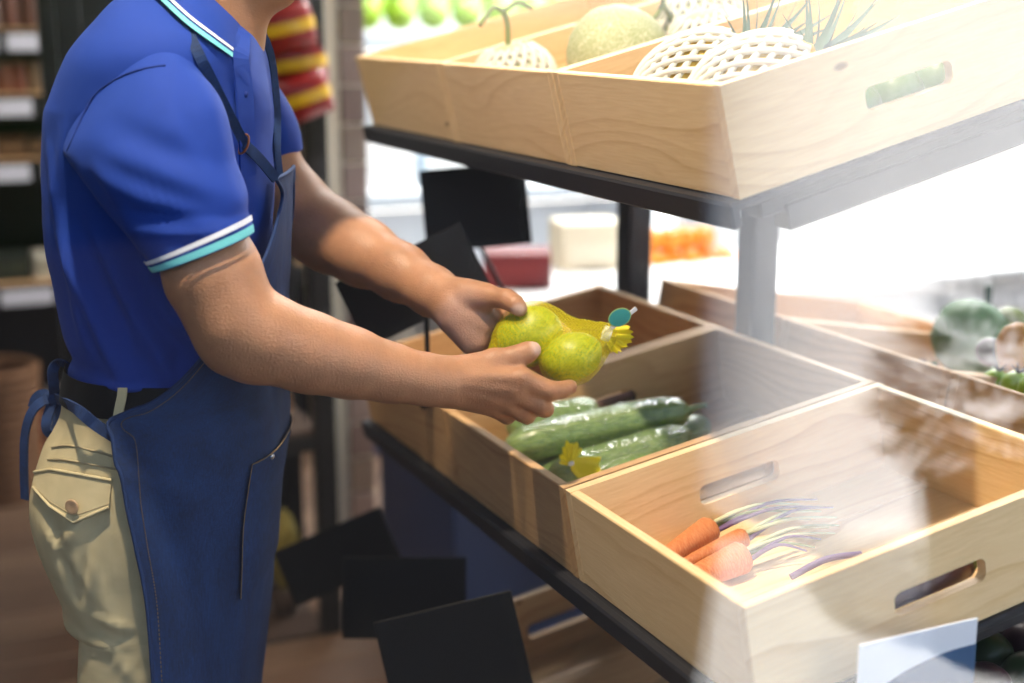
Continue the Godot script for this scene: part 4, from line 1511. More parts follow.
	part(ct, "top", box(Vector3(1.74, 0.03, 0.6), 0.004), mats.white_paint, at(Vector3(0, 0.815, 0)))
	part(ct, "body", box(Vector3(1.7, 0.40, 0.5), 0.004), mats.white_paint, at(Vector3(0, 0.60, -0.02)))
	part(ct, "base", box(Vector3(1.7, 0.40, 0.5), 0.004), mats.blue_panel, at(Vector3(0, 0.20, -0.02)))
	var yl := at_z(690, 272, -3.2).y
	part(ct, "ledge", box(Vector3(1.3, 0.022, 0.24), 0.003), mats.pine_tan, at(Vector3(0.31, yl - 0.011, -0.25)))
	for x in [-0.29, 0.91]:
		part(ct, "ledge_support", box(Vector3(0.03, yl - 0.85, 0.2), 0.003), mats.pine_tan, at(Vector3(x, (yl + 0.81) / 2, -0.25)))
	var rbp := at_y(517, 284, 0.83)
	carton("red_box", "dark red cardboard box on the white side counter", "box", "", rbp, Vector3(0.165, 0.085, 0.13), Color(0.42, 0.07, 0.09), Color(0.45, 0.09, 0.10), -YAW)
	carton("pale_carton", "pale cream carton on the wooden ledge beside the oranges", "carton", "", Vector3(at_z(590, 268, -3.2).x, yl, -3.22), Vector3(0.17, 0.16, 0.14), Color(0.90, 0.86, 0.76), Color(0.92, 0.89, 0.8), -0.2)
	for k in 9:
		var p := at_z(656 + 10.5 * (k % 8), 258, -3.17)
		round_fruit("orange", "bright orange lying in a row on the wooden ledge", "orange", "oranges on the ledge", Vector3(at_z(656 + 17.0 * (k % 5), 258, -3.17).x, yl + 0.036 + (0.058 if k > 4 else 0.0), -3.17 - (0.02 if k > 4 else 0.0) - 0.01 * (k % 2)), Vector3(0.036, 0.035, 0.036), mats.orange_skin)
	# ---- white island counter in the bright corner, with a teal pole
	var isl := thing("island_counter", "bright white island counter behind the rear crates", "counter", "", Vector3(3.85, 0, -4.2))
	part(isl, "body", box(Vector3(2.0, 1.02, 1.0), 0.01), mats.white_paint, at(Vector3(0, 0.51, 0)))
	part(isl, "top", box(Vector3(2.1, 0.04, 1.1), 0.006), mats.white_paint, at(Vector3(0, 1.04, 0)))
	var tp := at_depth(990, 300, 2.75)
	var pole := thing("sign_pole", "thin teal sign pole standing behind the rear crates", "pole", "", Vector3(tp.x, 0, tp.z))
	part(pole, "rod", tube([Vector3(0, 0, 0), Vector3(0, tp.y + 0.03, 0)], 0.007, 10), tone(Color(0.06, 0.24, 0.25), 0.4))
	part(pole, "foot", lathe([Vector2(0, 0), Vector2(0.10, 0), Vector2(0.09, 0.015), Vector2(0, 0.02)], 24), tone(Color(0.06, 0.24, 0.25), 0.4))


# ---------------------------------------------------------------- the shop assistant
var man: Node3D

# rings of a garment: back point, front point (pixels of the photo), half width, middle
func rings_of(list: Array) -> Array:
	var out := []
	for q in list:
		var zc: float = q[5] if q.size() > 5 else 0.0
		var b := pl(q[0], q[1], zc)
		var f := pl(q[2], q[3], zc)
		var e: float = q[6] if q.size() > 6 else PI
		out.append([b.x, b.y, f.x, f.y, q[4], zc, e])
	return out


func ring_at(rings: Array, v: float) -> Array:
	var m := rings.size()
	var x := clampf(v, 0.0, 1.0) * (m - 1)
	var j := mini(int(x), m - 2)
	var t := x - j
	var a: Array = rings[maxi(j - 1, 0)]
	var b: Array = rings[j]
	var c: Array = rings[j + 1]
	var d: Array = rings[mini(j + 2, m - 1)]
	var out := []
	for k in b.size():
		out.append(0.5 * ((2.0 * b[k]) + (c[k] - a[k]) * t + (2.0 * a[k] - 5.0 * b[k] + 4.0 * c[k] - d[k]) * t * t + (3.0 * b[k] - a[k] - 3.0 * c[k] + d[k]) * t * t * t))
	return out


func on_ring(q: Array, phi: float, n := 2.3, off := 0.0) -> Vector3:
	var c := cos(phi)
	var s := sin(phi)
	var e := 2.0 / n
	var cx := signf(c) * pow(absf(c), e)
	var sz := signf(s) * pow(absf(s), e)
	var mid := Vector3((q[0] + q[2]) / 2, (q[1] + q[3]) / 2, q[5])
	var ax := Vector3((q[2] - q[0]) / 2, (q[3] - q[1]) / 2, 0)
	var p := mid + ax * cx + Vector3(0, 0, q[4] * sz)
	if off != 0.0:
		var d := ax.normalized() * (c / maxf(ax.length(), 0.01)) + Vector3(0, 0, s / maxf(q[4], 0.01))
		p += d.normalized() * off
	return p


# the point of a lofted garment, on the side of the street window, that the photo shows at that pixel
func on_cloth(rings: Array, px: float, py: float, off: float) -> Vector3:
	var lz := 0.12
	var best := Vector3.ZERO
	for it in 6:
		var p := pl(px, py, lz)
		var lo := 0.0
		var hi := 1.0
		var q: Array
		for z in 18:
			var v := (lo + hi) / 2
			q = ring_at(rings, v)
			var t: float = clampf((p.x - q[0]) / maxf(q[2] - q[0], 0.01), 0.0, 1.0)
			if lerpf(q[1], q[3], t) < p.y: lo = v
			else: hi = v
		var ha: float = (q[2] - q[0]) / 2
		var c := clampf((p.x - (q[0] + q[2]) / 2) / maxf(ha, 0.01), -0.999, 0.999)
		var s := pow(maxf(0.0, 1.0 - pow(absf(c), 2.3)), 1.0 / 2.3)
		best = Vector3(p.x, p.y, q[5] + q[4] * s + off)
		lz = best.z
	return best


func loft(rings: Array, nv: int, nu: int, folds: Array, rough: float, uv: Vector2, a0 := 0.0, a1 := TAU, n := 2.3, off := 0.0, fz := 0.0) -> ArrayMesh:
	var rows := []
	var mids := []
	for j in nv + 1:
		var q := ring_at(rings, float(j) / nv)
		var row := []
		var mid := Vector3((q[0] + q[2]) / 2, (q[1] + q[3]) / 2, q[5])
		for k in nu + 1:
			var phi := lerpf(a0, a1, float(k) / nu)
			var p := on_ring(q, phi, n, off)
			var d := (p - mid).normalized()
			var push := rough * (noise.get_noise_3d(p.x * 9.0, p.y * 7.0, p.z * 9.0) + 0.5 * noise.get_noise_3d(p.x * 26.0 + 5.0, p.y * 18.0, p.z * 26.0))
			if p.z > fz: push += fold_at(folds, p)
			row.append(p + d * push)
		if a1 - a0 > 6.28: row[nu] = row[0]
		rows.append(row)
		mids.append(mid)
	var m := MB.new()
	m.sheet(rows, a1 - a0 > 6.28, uv, mids)
	return m.done()


func fold_at(folds: Array, p: Vector3) -> float:
	var s := 0.0
	for f in folds:
		var a: Vector3 = f[0]
		var b: Vector3 = f[1]
		var ba := Vector2(b.x - a.x, b.y - a.y)
		var pa := Vector2(p.x - a.x, p.y - a.y)
		var t := clampf(pa.dot(ba) / ba.length_squared(), 0.0, 1.0)
		var d: float = (pa - ba * t).length() / f[2]
		if d < 3.0:
			s += f[3] * exp(-d * d) * (0.25 + 0.75 * sin(PI * clampf(t, 0.0, 1.0)))
	return s


func folds_of(list: Array, lz: float) -> Array:
	var out := []
	for q in list: out.append([pl(q[0], q[1], lz), pl(q[2], q[3], lz), q[4] / 880.0, q[5] / 1000.0])
	return out


func chain(fd: Field, pts: Array, k := 0.006) -> void:
	for j in pts.size() - 1:
		var a: Array = pts[j]
		var b: Array = pts[j + 1]
		fd.bone(pl(a[0], a[1], a[2]), pl(b[0], b[1], b[2]), a[3], b[3], k)


var nails := []

func skin_tint(p: Vector3) -> Color:
	var g := 1.0 + 0.16 * noise.get_noise_3d(p.x * 24.0, p.y * 24.0, p.z * 24.0) + 0.12 * noise.get_noise_3d(p.x * 120.0, p.y * 120.0, p.z * 120.0)
	var c := Color(0.41, 0.205, 0.110)
	for q in nails:
		var l := p.distance_to(q[0])
		if l < q[1] * 1.6:
			c = c.lerp(q[2], 1.0 - smoothstep(q[1] * 0.8, q[1] * 1.6, l))
	return Color(c.r * g, c.g * g, c.b * g)


func build_person() -> void:
	var fwd := Vector3(sin(YAW), 0, -cos(YAW))
	var right := Vector3(cos(YAW), 0, sin(YAW))
	man = thing("person", "person in a blue polo shirt and denim apron holding a yellow net bag", "person", "", fwd * MAN + right * MAN_SIDE, Basis(Vector3.UP, -YAW))
	build_body()
	build_clothes()
	build_apron()


func build_body() -> void:
	var m := MB.new()
	var nail := Color(0.62, 0.42, 0.34)
	var palm := Color(0.50, 0.29, 0.21)
	nails = [[pl(518, 309, 0.052), 0.007, nail], [pl(535, 348, 0.107), 0.008, nail], [pl(570, 386, 0.09), 0.006, nail], [pl(466, 318, 0.02), 0.03, palm], [pl(456, 330, 0.01), 0.028, palm]]
	# right arm and hand
	var ra := [[140, 130, 0.13, 0.040], [178, 185, 0.196, 0.044], [212, 275, 0.222, 0.051], [232, 318, 0.226, 0.047], [250, 334, 0.222, 0.044]]
	var rf := [[243, 331, 0.224, 0.043], [272, 341, 0.215, 0.0445], [310, 353, 0.200, 0.043], [350, 363, 0.183, 0.038], [390, 373, 0.165, 0.0315], [428, 380, 0.148, 0.0275], [446, 383, 0.140, 0.0265]]
	var fd := Field.new(Vector3(-0.08, 0.93, 0.0), Vector3(0.62, 1.42, 0.30), 0.0034)
	chain(fd, ra, 0.02)
	chain(fd, rf, 0.02)
	fd.bone(pl(226, 352, 0.225), pl(244, 356, 0.225), 0.018, 0.02, 0.03)
	for q in [[[446, 376, 0.138, 0.021], [520, 379, 0.122, 0.0135]], [[446, 382, 0.138, 0.021], [514, 391, 0.120, 0.0145]], [[446, 387, 0.136, 0.021], [506, 401, 0.112, 0.0140]], [[446, 390, 0.134, 0.020], [495, 407, 0.102, 0.0130]], [[450, 374, 0.132, 0.020], [497, 366, 0.112, 0.0125]], [[470, 385, 0.125, 0.018], [500, 392, 0.105, 0.016]]]:
		chain(fd, q, 0.009)
	chain(fd, [[520, 379, 0.122, 0.0149], [550, 391, 0.114, 0.0122], [562, 390, 0.102, 0.0106], [570, 387, 0.092, 0.0095]], 0.003)
	chain(fd, [[514, 391, 0.120, 0.0153], [541, 405, 0.108, 0.0127], [545, 409, 0.084, 0.0113], [538, 409, 0.064, 0.0096]], 0.003)
	chain(fd, [[506, 401, 0.112, 0.0147], [525, 413, 0.098, 0.0122], [527, 416, 0.076, 0.0108], [520, 415, 0.058, 0.0093]], 0.003)
	chain(fd, [[495, 407, 0.102, 0.0136], [507, 416, 0.086, 0.0107], [507, 416, 0.068, 0.0096], [500, 414, 0.054, 0.0081]], 0.003)
	chain(fd, [[462, 372, 0.126, 0.0198], [494, 361, 0.114, 0.0147], [516, 357, 0.110, 0.0130], [527, 352.5, 0.106, 0.0122], [533, 350, 0.101, 0.0104]], 0.006)
	# tendons over the back of the hand
	for q in [[[466, 377, 0.150, 0.004], [518, 378, 0.133, 0.006]], [[464, 384, 0.152, 0.004], [512, 390, 0.133, 0.006]], [[464, 391, 0.150, 0.004], [504, 400, 0.124, 0.006]]]:
		chain(fd, q, 0.007)
	for q in [[550, 391, 0.122, 0.006], [541, 404, 0.117, 0.006], [525, 412, 0.106, 0.006]]:
		fd.ball(pl(q[0], q[1], q[2]), Vector3.ONE * q[3], Basis.IDENTITY, 0.006)
	for q in [[522, 377, 0.127, 0.009], [516, 388, 0.127, 0.009], [508, 398, 0.119, 0.008]]:
		fd.ball(pl(q[0], q[1], q[2]), Vector3.ONE * q[3], Basis.IDENTITY, 0.010)
	fd.mesh(m, skin_tint)
	# left arm and hand
	fd = Field.new(Vector3(0.0, 0.97, -0.30), Vector3(0.60, 1.42, 0.09), 0.0034)
	chain(fd, [[225, 105, -0.15, 0.040], [258, 150, -0.200, 0.046], [292, 205, -0.20, 0.048], [305, 222, -0.192, 0.047]], 0.02)
	chain(fd, [[300, 216, -0.195, 0.047], [330, 235, -0.172, 0.049], [362, 252, -0.135, 0.044], [400, 272, -0.088, 0.036], [432, 291, -0.045, 0.030], [446, 299, -0.025, 0.028]], 0.02)
	for q in [[[446, 293, -0.022, 0.021], [500, 318, -0.020, 0.0145]], [[446, 300, -0.022, 0.021], [496, 330, -0.022, 0.0145]], [[447, 306, -0.020, 0.021], [490, 340, -0.020, 0.014]], [[448, 312, -0.016, 0.020], [482, 349, -0.012, 0.014]], [[452, 322, -0.006, 0.016], [470, 343, 0.0, 0.015]], [[458, 292, -0.012, 0.019], [484, 297, 0.004, 0.0185]], [[455, 306, -0.004, 0.022], [486, 324, -0.002, 0.019]], [[457, 318, -0.002, 0.020], [478, 341, 0.002, 0.017]]]:
		chain(fd, q, 0.009)
	chain(fd, [[466, 294, -0.004, 0.0190], [488, 296, 0.014, 0.0142], [507, 299, 0.034, 0.0122], [515, 304, 0.044, 0.0112], [520, 309, 0.047, 0.0095]], 0.006)
	chain(fd, [[500, 318, -0.020, 0.0130], [535, 318, -0.022, 0.0108], [555, 326, -0.012, 0.0095], [566, 333, -0.004, 0.008]], 0.003)
	chain(fd, [[496, 330, -0.022, 0.0130], [534, 339, -0.030, 0.0110], [556, 350, -0.018, 0.0096], [566, 358, -0.006, 0.008]], 0.003)
	chain(fd, [[490, 340, -0.020, 0.0125], [526, 357, -0.026, 0.0105], [546, 370, -0.012, 0.0092], [555, 377, 0.0, 0.008]], 0.003)
	chain(fd, [[482, 349, -0.012, 0.0118], [506, 367, -0.014, 0.0095], [520, 377, 0.0, 0.0082], [527, 382, 0.008, 0.0072]], 0.003)
	fd.mesh(m, skin_tint)
	# head and neck
	var chin := pl(287, 8, 0.0)
	var t := 0.30
	var a := Vector3(cos(t), -sin(t), 0)
	var b := Vector3(sin(t), cos(t), 0)
	var hb := Basis(a, b, Vector3.BACK)
	fd = Field.new(chin + Vector3(-0.25, -0.20, -0.12), chin + Vector3(0.09, 0.34, 0.12), 0.0042)
	var hc := chin - a * 0.088 + b * 0.135
	fd.ball(hc, Vector3(0.100, 0.098, 0.076), hb, 0.02)
	fd.ball(chin - a * 0.055 + b * 0.085, Vector3(0.058, 0.085, 0.060), hb, 0.03)
	for s: float in [-1.0, 1.0]:
		fd.bone(chin - a * 0.022 + b * 0.022 + Vector3(0, 0, 0.012 * s), chin - a * 0.095 + b * 0.052 + Vector3(0, 0, 0.053 * s), 0.020, 0.017, 0.02)
		fd.ball(hc - a * 0.005 - b * 0.028 + Vector3(0, 0, 0.078 * s), Vector3(0.018, 0.031, 0.009), hb, 0.006)
		fd.ball(chin + a * 0.0 + b * 0.118 + Vector3(0, 0, 0.028 * s), Vector3(0.014, 0.009, 0.020), hb, 0.012)
		fd.ball(chin + a * 0.012 + b * 0.067 + Vector3(0, 0, 0.013 * s), Vector3(0.011, 0.008, 0.009), hb, 0.006)
	fd.bone(chin - a * 0.014 + b * 0.020, chin - a * 0.014 + b * 0.024, 0.018, 0.018, 0.015)
	fd.bone(chin + a * 0.022 + b * 0.070, chin + a * 0.001 + b * 0.108, 0.0105, 0.008, 0.010)
	fd.bone(chin + a * 0.001 + b * 0.047 + Vector3(0, 0, -0.016), chin + a * 0.001 + b * 0.047 + Vector3(0, 0, 0.016), 0.0075, 0.0075, 0.008)
	fd.bone(chin - a * 0.001 + b * 0.036 + Vector3(0, 0, -0.013), chin - a * 0.001 + b * 0.036 + Vector3(0, 0, 0.013), 0.008, 0.008, 0.008)
	fd.bone(pl(212, 60, 0), chin - a * 0.088 + b * 0.075, 0.060, 0.054, 0.03)
	fd.mesh(m, skin_tint)
	# trunk and legs beneath the clothes
	fd = Field.new(Vector3(-0.22, 0.02, -0.27), Vector3(0.26, 1.50, 0.27), 0.014)
	for s: float in [-1.0, 1.0]:
		fd.bone(pl(160, 90, 0) + Vector3(0, 0, 0.10 * s), pl(165, 380, 0) + Vector3(0, 0, 0.05 * s), 0.075, 0.08, 0.05)
		fd.bone(pl(165, 90, 0) + Vector3(0, 0, 0.06 * s), pl(165, 110, 0) + Vector3(0, 0, 0.125 * s), 0.06, 0.05, 0.05)
		fd.bone(pl(160, 430, 0) + Vector3(0, 0, 0.08 * s), Vector3(pl(165, 683, 0).x, 0.50, 0.09 * s), 0.08, 0.055, 0.05)
		fd.bone(Vector3(pl(165, 683, 0).x, 0.50, 0.09 * s), Vector3(-0.03, 0.09, 0.09 * s), 0.052, 0.036, 0.04)
	fd.bone(pl(200, 40, 0), pl(165, 110, 0), 0.055, 0.08, 0.05)
	fd.mesh(m, skin_tint)
	part(man, "body", m.done(), mats.skin)
	# eyes, brows, hair
	for s: float in [-1.0, 1.0]:
		part(man, "eye", blob(Vector3(0.011, 0.009, 0.011), 0.0, 1.0, 14, 10), mats.eye_white, at(chin - a * 0.008 + b * 0.104 + Vector3(0, 0, 0.030 * s)))
	var rows := []
	for j in 22:
		var th := PI * 0.62 * j / 21.0
		var row := []
		for k in 41:
			var ph := TAU * k / 40.0
			var cut := 1.0 - 0.34 * maxf(0.0, cos(ph))
			var d := Vector3(sin(th * cut) * cos(ph), cos(th * cut), sin(th * cut) * sin(ph))
			row.append(hc + hb * (d * Vector3(0.109, 0.108, 0.085) * (1.0 + 0.03 * noise.get_noise_3d(d.x * 14.0, d.y * 14.0, d.z * 14.0))))
		rows.append(row)
	var hm := MB.new()
	hm.sheet(rows, true, Vector2(1, 1), hc)
	part(man, "hair", hm.done(), mats.hair)


var shirt_rings := []
var apron_rings := []

func build_clothes() -> void:
	# trousers: hips, then two legs
	var hips := rings_of([[82, 366, 274, 368, 0.146], [71, 378, 276, 382, 0.154], [67, 405, 276, 410, 0.160], [49, 440, 270, 450, 0.166], [39, 484, 260, 490, 0.174], [45, 518, 252, 525, 0.174], [58, 549, 245, 560, 0.170], [71, 575, 240, 590, 0.166], [74, 596, 236, 602, 0.160], [90, 604, 245, 606, 0.14]])
	var tf := folds_of([[48, 510, 78, 600, 6, -9], [60, 545, 112, 490, 8, 6], [95, 560, 125, 640, 8, 4], [100, 505, 84, 595, 6, -7], [90, 612, 140, 625, 5, 4], [85, 650, 130, 640, 7, 3], [96, 520, 90, 600, 5, 6], [110, 640, 140, 683, 7, 4], [40, 530, 70, 560, 6, 5]], 0.15)
	var tr := part(man, "trousers", loft(hips, 60, 88, tf, 0.0016, Vector2(4, 1.6)), mats.khaki)
	var leg_px := [[64, 545, 235, 545, 0.076, 0.088], [78, 590, 230, 590, 0.078, 0.088], [81, 620, 227, 625, 0.078, 0.088], [79, 655, 225, 660, 0.077, 0.088], [78, 690, 222, 690, 0.075, 0.088], [82, 800, 215, 800, 0.068, 0.088], [96, 950, 205, 950, 0.062, 0.090], [104, 1070, 206, 1070, 0.060, 0.090]]
	var legr := rings_of(leg_px)
	part(tr, "trouser_leg", loft(legr, 60, 56, tf, 0.002, Vector2(2, 4)), mats.khaki)
	var far := []
	for q in legr: far.append([q[0] + 0.03, q[1], q[2] + 0.01, q[3], q[4], -q[5], q[6]])
	part(tr, "trouser_leg", loft(far, 40, 40, [], 0.002, Vector2(2, 4)), mats.khaki)
	# seam, pocket flap and button
	var flap := [[32, 473], [48, 470], [72, 474], [110, 481]]
	var low := [[31, 488], [48, 507], [72, 523], [107, 508]]
	for lift in [0.004]:
		var rows := []
		for j in 9:
			var row := []
			for k in 25:
				var x := k / 24.0 * 3.0
				var i := mini(int(x), 2)
				var f := x - i
				var q0 := Vector2(flap[i][0], flap[i][1]).lerp(Vector2(flap[i + 1][0], flap[i + 1][1]), f)
				var q1 := Vector2(low[i][0], low[i][1]).lerp(Vector2(low[i + 1][0], low[i + 1][1]), f)
				var p := q0.lerp(q1, j / 8.0)
				row.append(on_cloth_down(hips, p.x, p.y, lift + 0.004 * (j / 8.0)))
			rows.append(row)
		var m := MB.new()
		m.sheet(rows, false, Vector2(0.6, 0.3))
		var fp := part(tr, "pocket_flap", m.done(), mats.khaki)
		var edge := []
		for r in rows[8]: edge.append(r)
		part(fp, "hem", tube(edge, 0.0022, 6), mats.khaki)
		part(fp, "hem", tube(rows[0], 0.0022, 6), mats.khaki)
		part(fp, "stitching", tube(rows[7], 0.0007, 5), tone(Color(0.62, 0.57, 0.44), 0.8))
	var bp := on_cloth_down(hips, 71, 507, 0.012)
	var out := (bp - Vector3(pl(160, 507, 0).x, bp.y, 0)).normalized()
	var bx := out.cross(Vector3.UP).normalized()
	part(tr, "button", lathe([Vector2(0, 0), Vector2(0.0085, 0), Vector2(0.0095, 0.002), Vector2(0.0085, 0.0035), Vector2(0.005, 0.0025), Vector2(0, 0.0025)], 20), mats.button, Transform3D(Basis(bx, out, bx.cross(out)), bp))
	for ln in [[[50, 448], [66, 446], [95, 452], [116, 458]], [[46, 460], [60, 460], [84, 464], [116, 470]]]:
		var path := []
		for q in ln: path.append(on_cloth_down(hips, q[0], q[1], 0.001))
		part(tr, "seam", tube(spline(path, 6), 0.0014, 6), tone(Color(0.64, 0.59, 0.46), 0.8))
	# belt and belt loop
	var belt := rings_of([[72, 356, 277, 359, 0.1545], [71, 358, 278, 361, 0.1565], [67, 382, 278, 387, 0.161], [68, 384, 277, 389, 0.159]])
	part(man, "belt", loft(belt, 8, 80, [], 0.0, Vector2(1, 1)), mats.belt_leather)
	var lp := []
	var ld := []
	for q in [[121, 388], [120.5, 396], [118, 408], [116, 420]]:
		lp.append(on_cloth_down(belt, q[0], q[1], 0.008))
		ld.append(Vector3.RIGHT)
	var m2 := MB.new()
	m2.ribbon(spline(lp, 4), _same(Vector3.RIGHT, 13), 0.011, 0.003)
	part(tr, "belt_loop", m2.done(), mats.khaki)
	# shoes
	for s: float in [-1.0, 1.0]:
		var sh := part(man, "shoe", shoe_mesh(), mats.shoe, at(Vector3(0.0, 0.0, 0.09 * s)))
		part(sh, "sole", box(Vector3(0.27, 0.022, 0.092), 0.008), mats.belt_leather, at(Vector3(0.045, 0.011, 0)))
	# polo shirt
	shirt_rings = rings_of([[76, 380, 275, 384, 0.147], [75, 360, 276, 364, 0.1515], [80, 345, 276, 350, 0.157], [71, 322, 276, 330, 0.161], [62, 276, 273, 290, 0.163], [54, 233, 268, 240, 0.168], [52, 171, 270, 180, 0.174], [55, 113, 271, 122, 0.182], [62, 92, 269, 98, 0.186], [79, 51, 265, 60, 0.186], [101, 22, 259, 38, 0.166], [123, -4, 253, 29, 0.13], [151, -20, 249, 24, 0.092], [175, -26, 246, 21, 0.068]])
	var sf := folds_of([[138, 265, 151, 335, 4, -3], [151, 335, 160, 392, 4, -3], [47, 150, 84, 345, 7, 11.9], [58, 200, 70, 300, 5, -6.8], [62, 235, 122, 378, 7, 10.2], [82, 215, 150, 385, 9, -8.5], [96, 225, 178, 388, 8, 8.5], [120, 255, 200, 380, 10, -6.8], [150, 300, 215, 350, 10, 6.8], [185, 330, 170, 388, 8, -6.8], [100, 385, 160, 388, 6, 6.8], [70, 120, 60, 200, 8, 6.8], [235, 60, 250, 130, 7, 5.1], [225, 70, 240, 140, 5, -5.1]], 0.14)
	var sh := part(man, "polo_shirt", loft(shirt_rings, 110, 128, sf, 0.0016, Vector2(1, 1)), mats.blue_pique)
	var sl := [[62, 150, 150, 30, 0.050, 0.125], [70, 160, 185, 55, 0.066, 0.160], [88, 184, 210, 92, 0.069, 0.188], [110, 214, 226, 135, 0.066, 0.203], [136, 244, 242, 185, 0.061, 0.214], [148, 257, 247, 214, 0.0585, 0.219], [157, 268, 250, 233, 0.0575, 0.221], [160, 266, 247, 232, 0.054, 0.221], [160, 258, 245, 224, 0.053, 0.221]]
	var slr := rings_of(sl)
	var ff := folds_of([[88, 165, 236, 222, 9, 5.6], [100, 140, 238, 195, 10, 5.6], [110, 120, 235, 165, 11, -4.9], [120, 205, 245, 212, 6, -4.2], [130, 225, 246, 226, 5, 3.5], [195, 75, 232, 150, 8, 5.6], [180, 90, 222, 165, 8, -4.2], [80, 150, 130, 235, 9, -4.2]], 0.22)
	part(sh, "sleeve", loft(slr, 70, 80, ff, 0.0014, Vector2(1, 1)), mats.blue_pique)
	# sleeve stripes on the cuff
	stripes(sh, slr)
	var fl := rings_of([[150, 110, 240, 40, 0.05, -0.125], [165, 135, 268, 72, 0.066, -0.16], [190, 160, 288, 104, 0.066, -0.188], [205, 176, 298, 130, 0.062, -0.203], [212, 186, 301, 148, 0.058, -0.21], [214, 184, 299, 147, 0.054, -0.21], [212, 178, 296, 142, 0.053, -0.21]])
	part(sh, "sleeve", loft(fl, 44, 60, [], 0.002, Vector2(1, 1)), mats.blue_pique)
	# armhole and side seams
	for ln in [[[66, 150], [71, 138], [90, 98], [113, 79], [137, 69], [164, 64]]]:
		var path := []
		for q in ln: path.append(surface_max(q[0], q[1], [shirt_rings, slr], 0.0006))
		part(sh, "seam", tube(spline(path, 8), 0.0012, 6), mats.blue_seam)
	# collar
	var top_l := [pl(172, -22, 0.0), pl(178, -26, 0.04), pl(194, -20, 0.066), pl(212, -3, 0.070), pl(232, 16, 0.060), pl(241, 26, 0.040)]
	var bot_l := [pl(146, -22, 0.0), on_cloth(shirt_rings, 146, -14, 0.012), on_cloth(shirt_rings, 162, 2, 0.012), on_cloth(shirt_rings, 186, 24, 0.012), on_cloth(shirt_rings, 212, 43, 0.011), on_cloth(shirt_rings, 232, 57, 0.009)]
	var parts := [["collar", 0.0, 1.0, 0.0, "blue_pique"], ["collar_stripe", 0.82, 0.875, 0.0012, "white_stripe"], ["collar_stripe", 0.915, 1.0, 0.0012, "aqua_stripe"]]
	for s: float in [1.0, -1.0]:
		var tl := spline(top_l, 6)
		var bl := spline(bot_l, 6)
		var col: Node = sh
		for q in parts:
			var rows := []
			for j in 9:
				var row := []
				for k in tl.size():
					var f := lerpf(q[1], q[2], j / 8.0)
					var p: Vector3 = (tl[k] as Vector3).lerp(bl[k], f)
					p += Vector3(0, 0.010, 0.012) * sin(PI * f) * 0.8
					p.z += q[3]
					p.y += q[3]
					row.append(Vector3(p.x, p.y, p.z * s))
				rows.append(row)
			var m := MB.new()
			m.sheet(rows, false, Vector2(1, 1))
			var o := part(col if q[0] != "collar" else sh, q[0], m.done(), mats[q[4]])
			if q[0] == "collar": col = o
	# placket with a button
	var pk := []
	for q in [[246, 28], [251, 50], [255, 80], [257, 110], [258, 140], [257, 170]]: pk.append(on_cloth(shirt_rings, q[0], q[1], 0.003))
	var m3 := MB.new()
	m3.ribbon(spline(pk, 5), _same(Vector3(0.45, 0, -0.9), 26), 0.03, 0.003)
	var plk := part(sh, "placket", m3.done(), mats.blue_pique)
	part(plk, "button", blob(Vector3(0.004, 0.004, 0.003), 0.0, 1.0, 12, 8), mats.blue_seam, at(on_cloth(shirt_rings, 256, 90, 0.006)))
	part(plk, "placket_edge", tube(spline(pk, 5).map(func(p: Vector3) -> Vector3: return p + Vector3(-0.006, 0, 0.012)), 0.0016, 6), mats.blue_seam)


func _same(v: Vector3, n: int) -> Array:
	var out := []
	for k in n: out.append(v)
	return out


func on_cloth_down(rings: Array, px: float, py: float, off: float) -> Vector3:
	# as on_cloth, for rings listed from the top down
	var r := rings.duplicate()
	r.reverse()
	return on_cloth(r, px, py, off)


func surface_max(px: float, py: float, lofts: Array, off: float) -> Vector3:
	var best := Vector3(0, 0, -1)
	for l in lofts:
		var r: Array = l
		if r[0][1] + r[0][3] > r[r.size() - 1][1] + r[r.size() - 1][3]: r = r.duplicate(); r.reverse()
		var p := on_cloth(r, px, py, off)
		if p.z > best.z: best = p
	return best


func stripes(parent: Node, rings: Array) -> void:
	for q in [[0.632, 0.662, "white_stripe"], [0.682, 0.745, "aqua_stripe"]]:
		var rows := []
		var mids := []
		for j in 5:
			var r := ring_at(rings, lerpf(q[0], q[1], j / 4.0))
			var row := []
			for k in 61:
				row.append(on_ring(r, lerpf(0.02, PI - 0.12, k / 60.0), 2.3, 0.0045))
			rows.append(row)
			mids.append(Vector3((r[0] + r[2]) / 2, (r[1] + r[3]) / 2, r[5]))
		var m := MB.new()
		m.sheet(rows, false, Vector2(1, 1), mids)
		part(parent, "sleeve_stripe", m.done(), mats[q[2]])


func shoe_mesh() -> ArrayMesh:
	var rows := []
	for j in 13:
		var v := j / 12.0
		var row := []
		for k in 33:
			var a := TAU * k / 32.0
			var l := lerpf(0.135, 0.05, v * v)
			var wd := lerpf(0.046, 0.036, v)
			row.append(Vector3(lerpf(0.045, -0.035, v * v) + cos(a) * l, 0.02 + v * 0.09, sin(a) * wd))
		rows.append(row)
	var m := MB.new()
	m.sheet(rows, true, Vector2(1, 1), Vector3(0, 0.05, 0))
	m.fan(rows[12], Vector3.UP)
	return m.done()


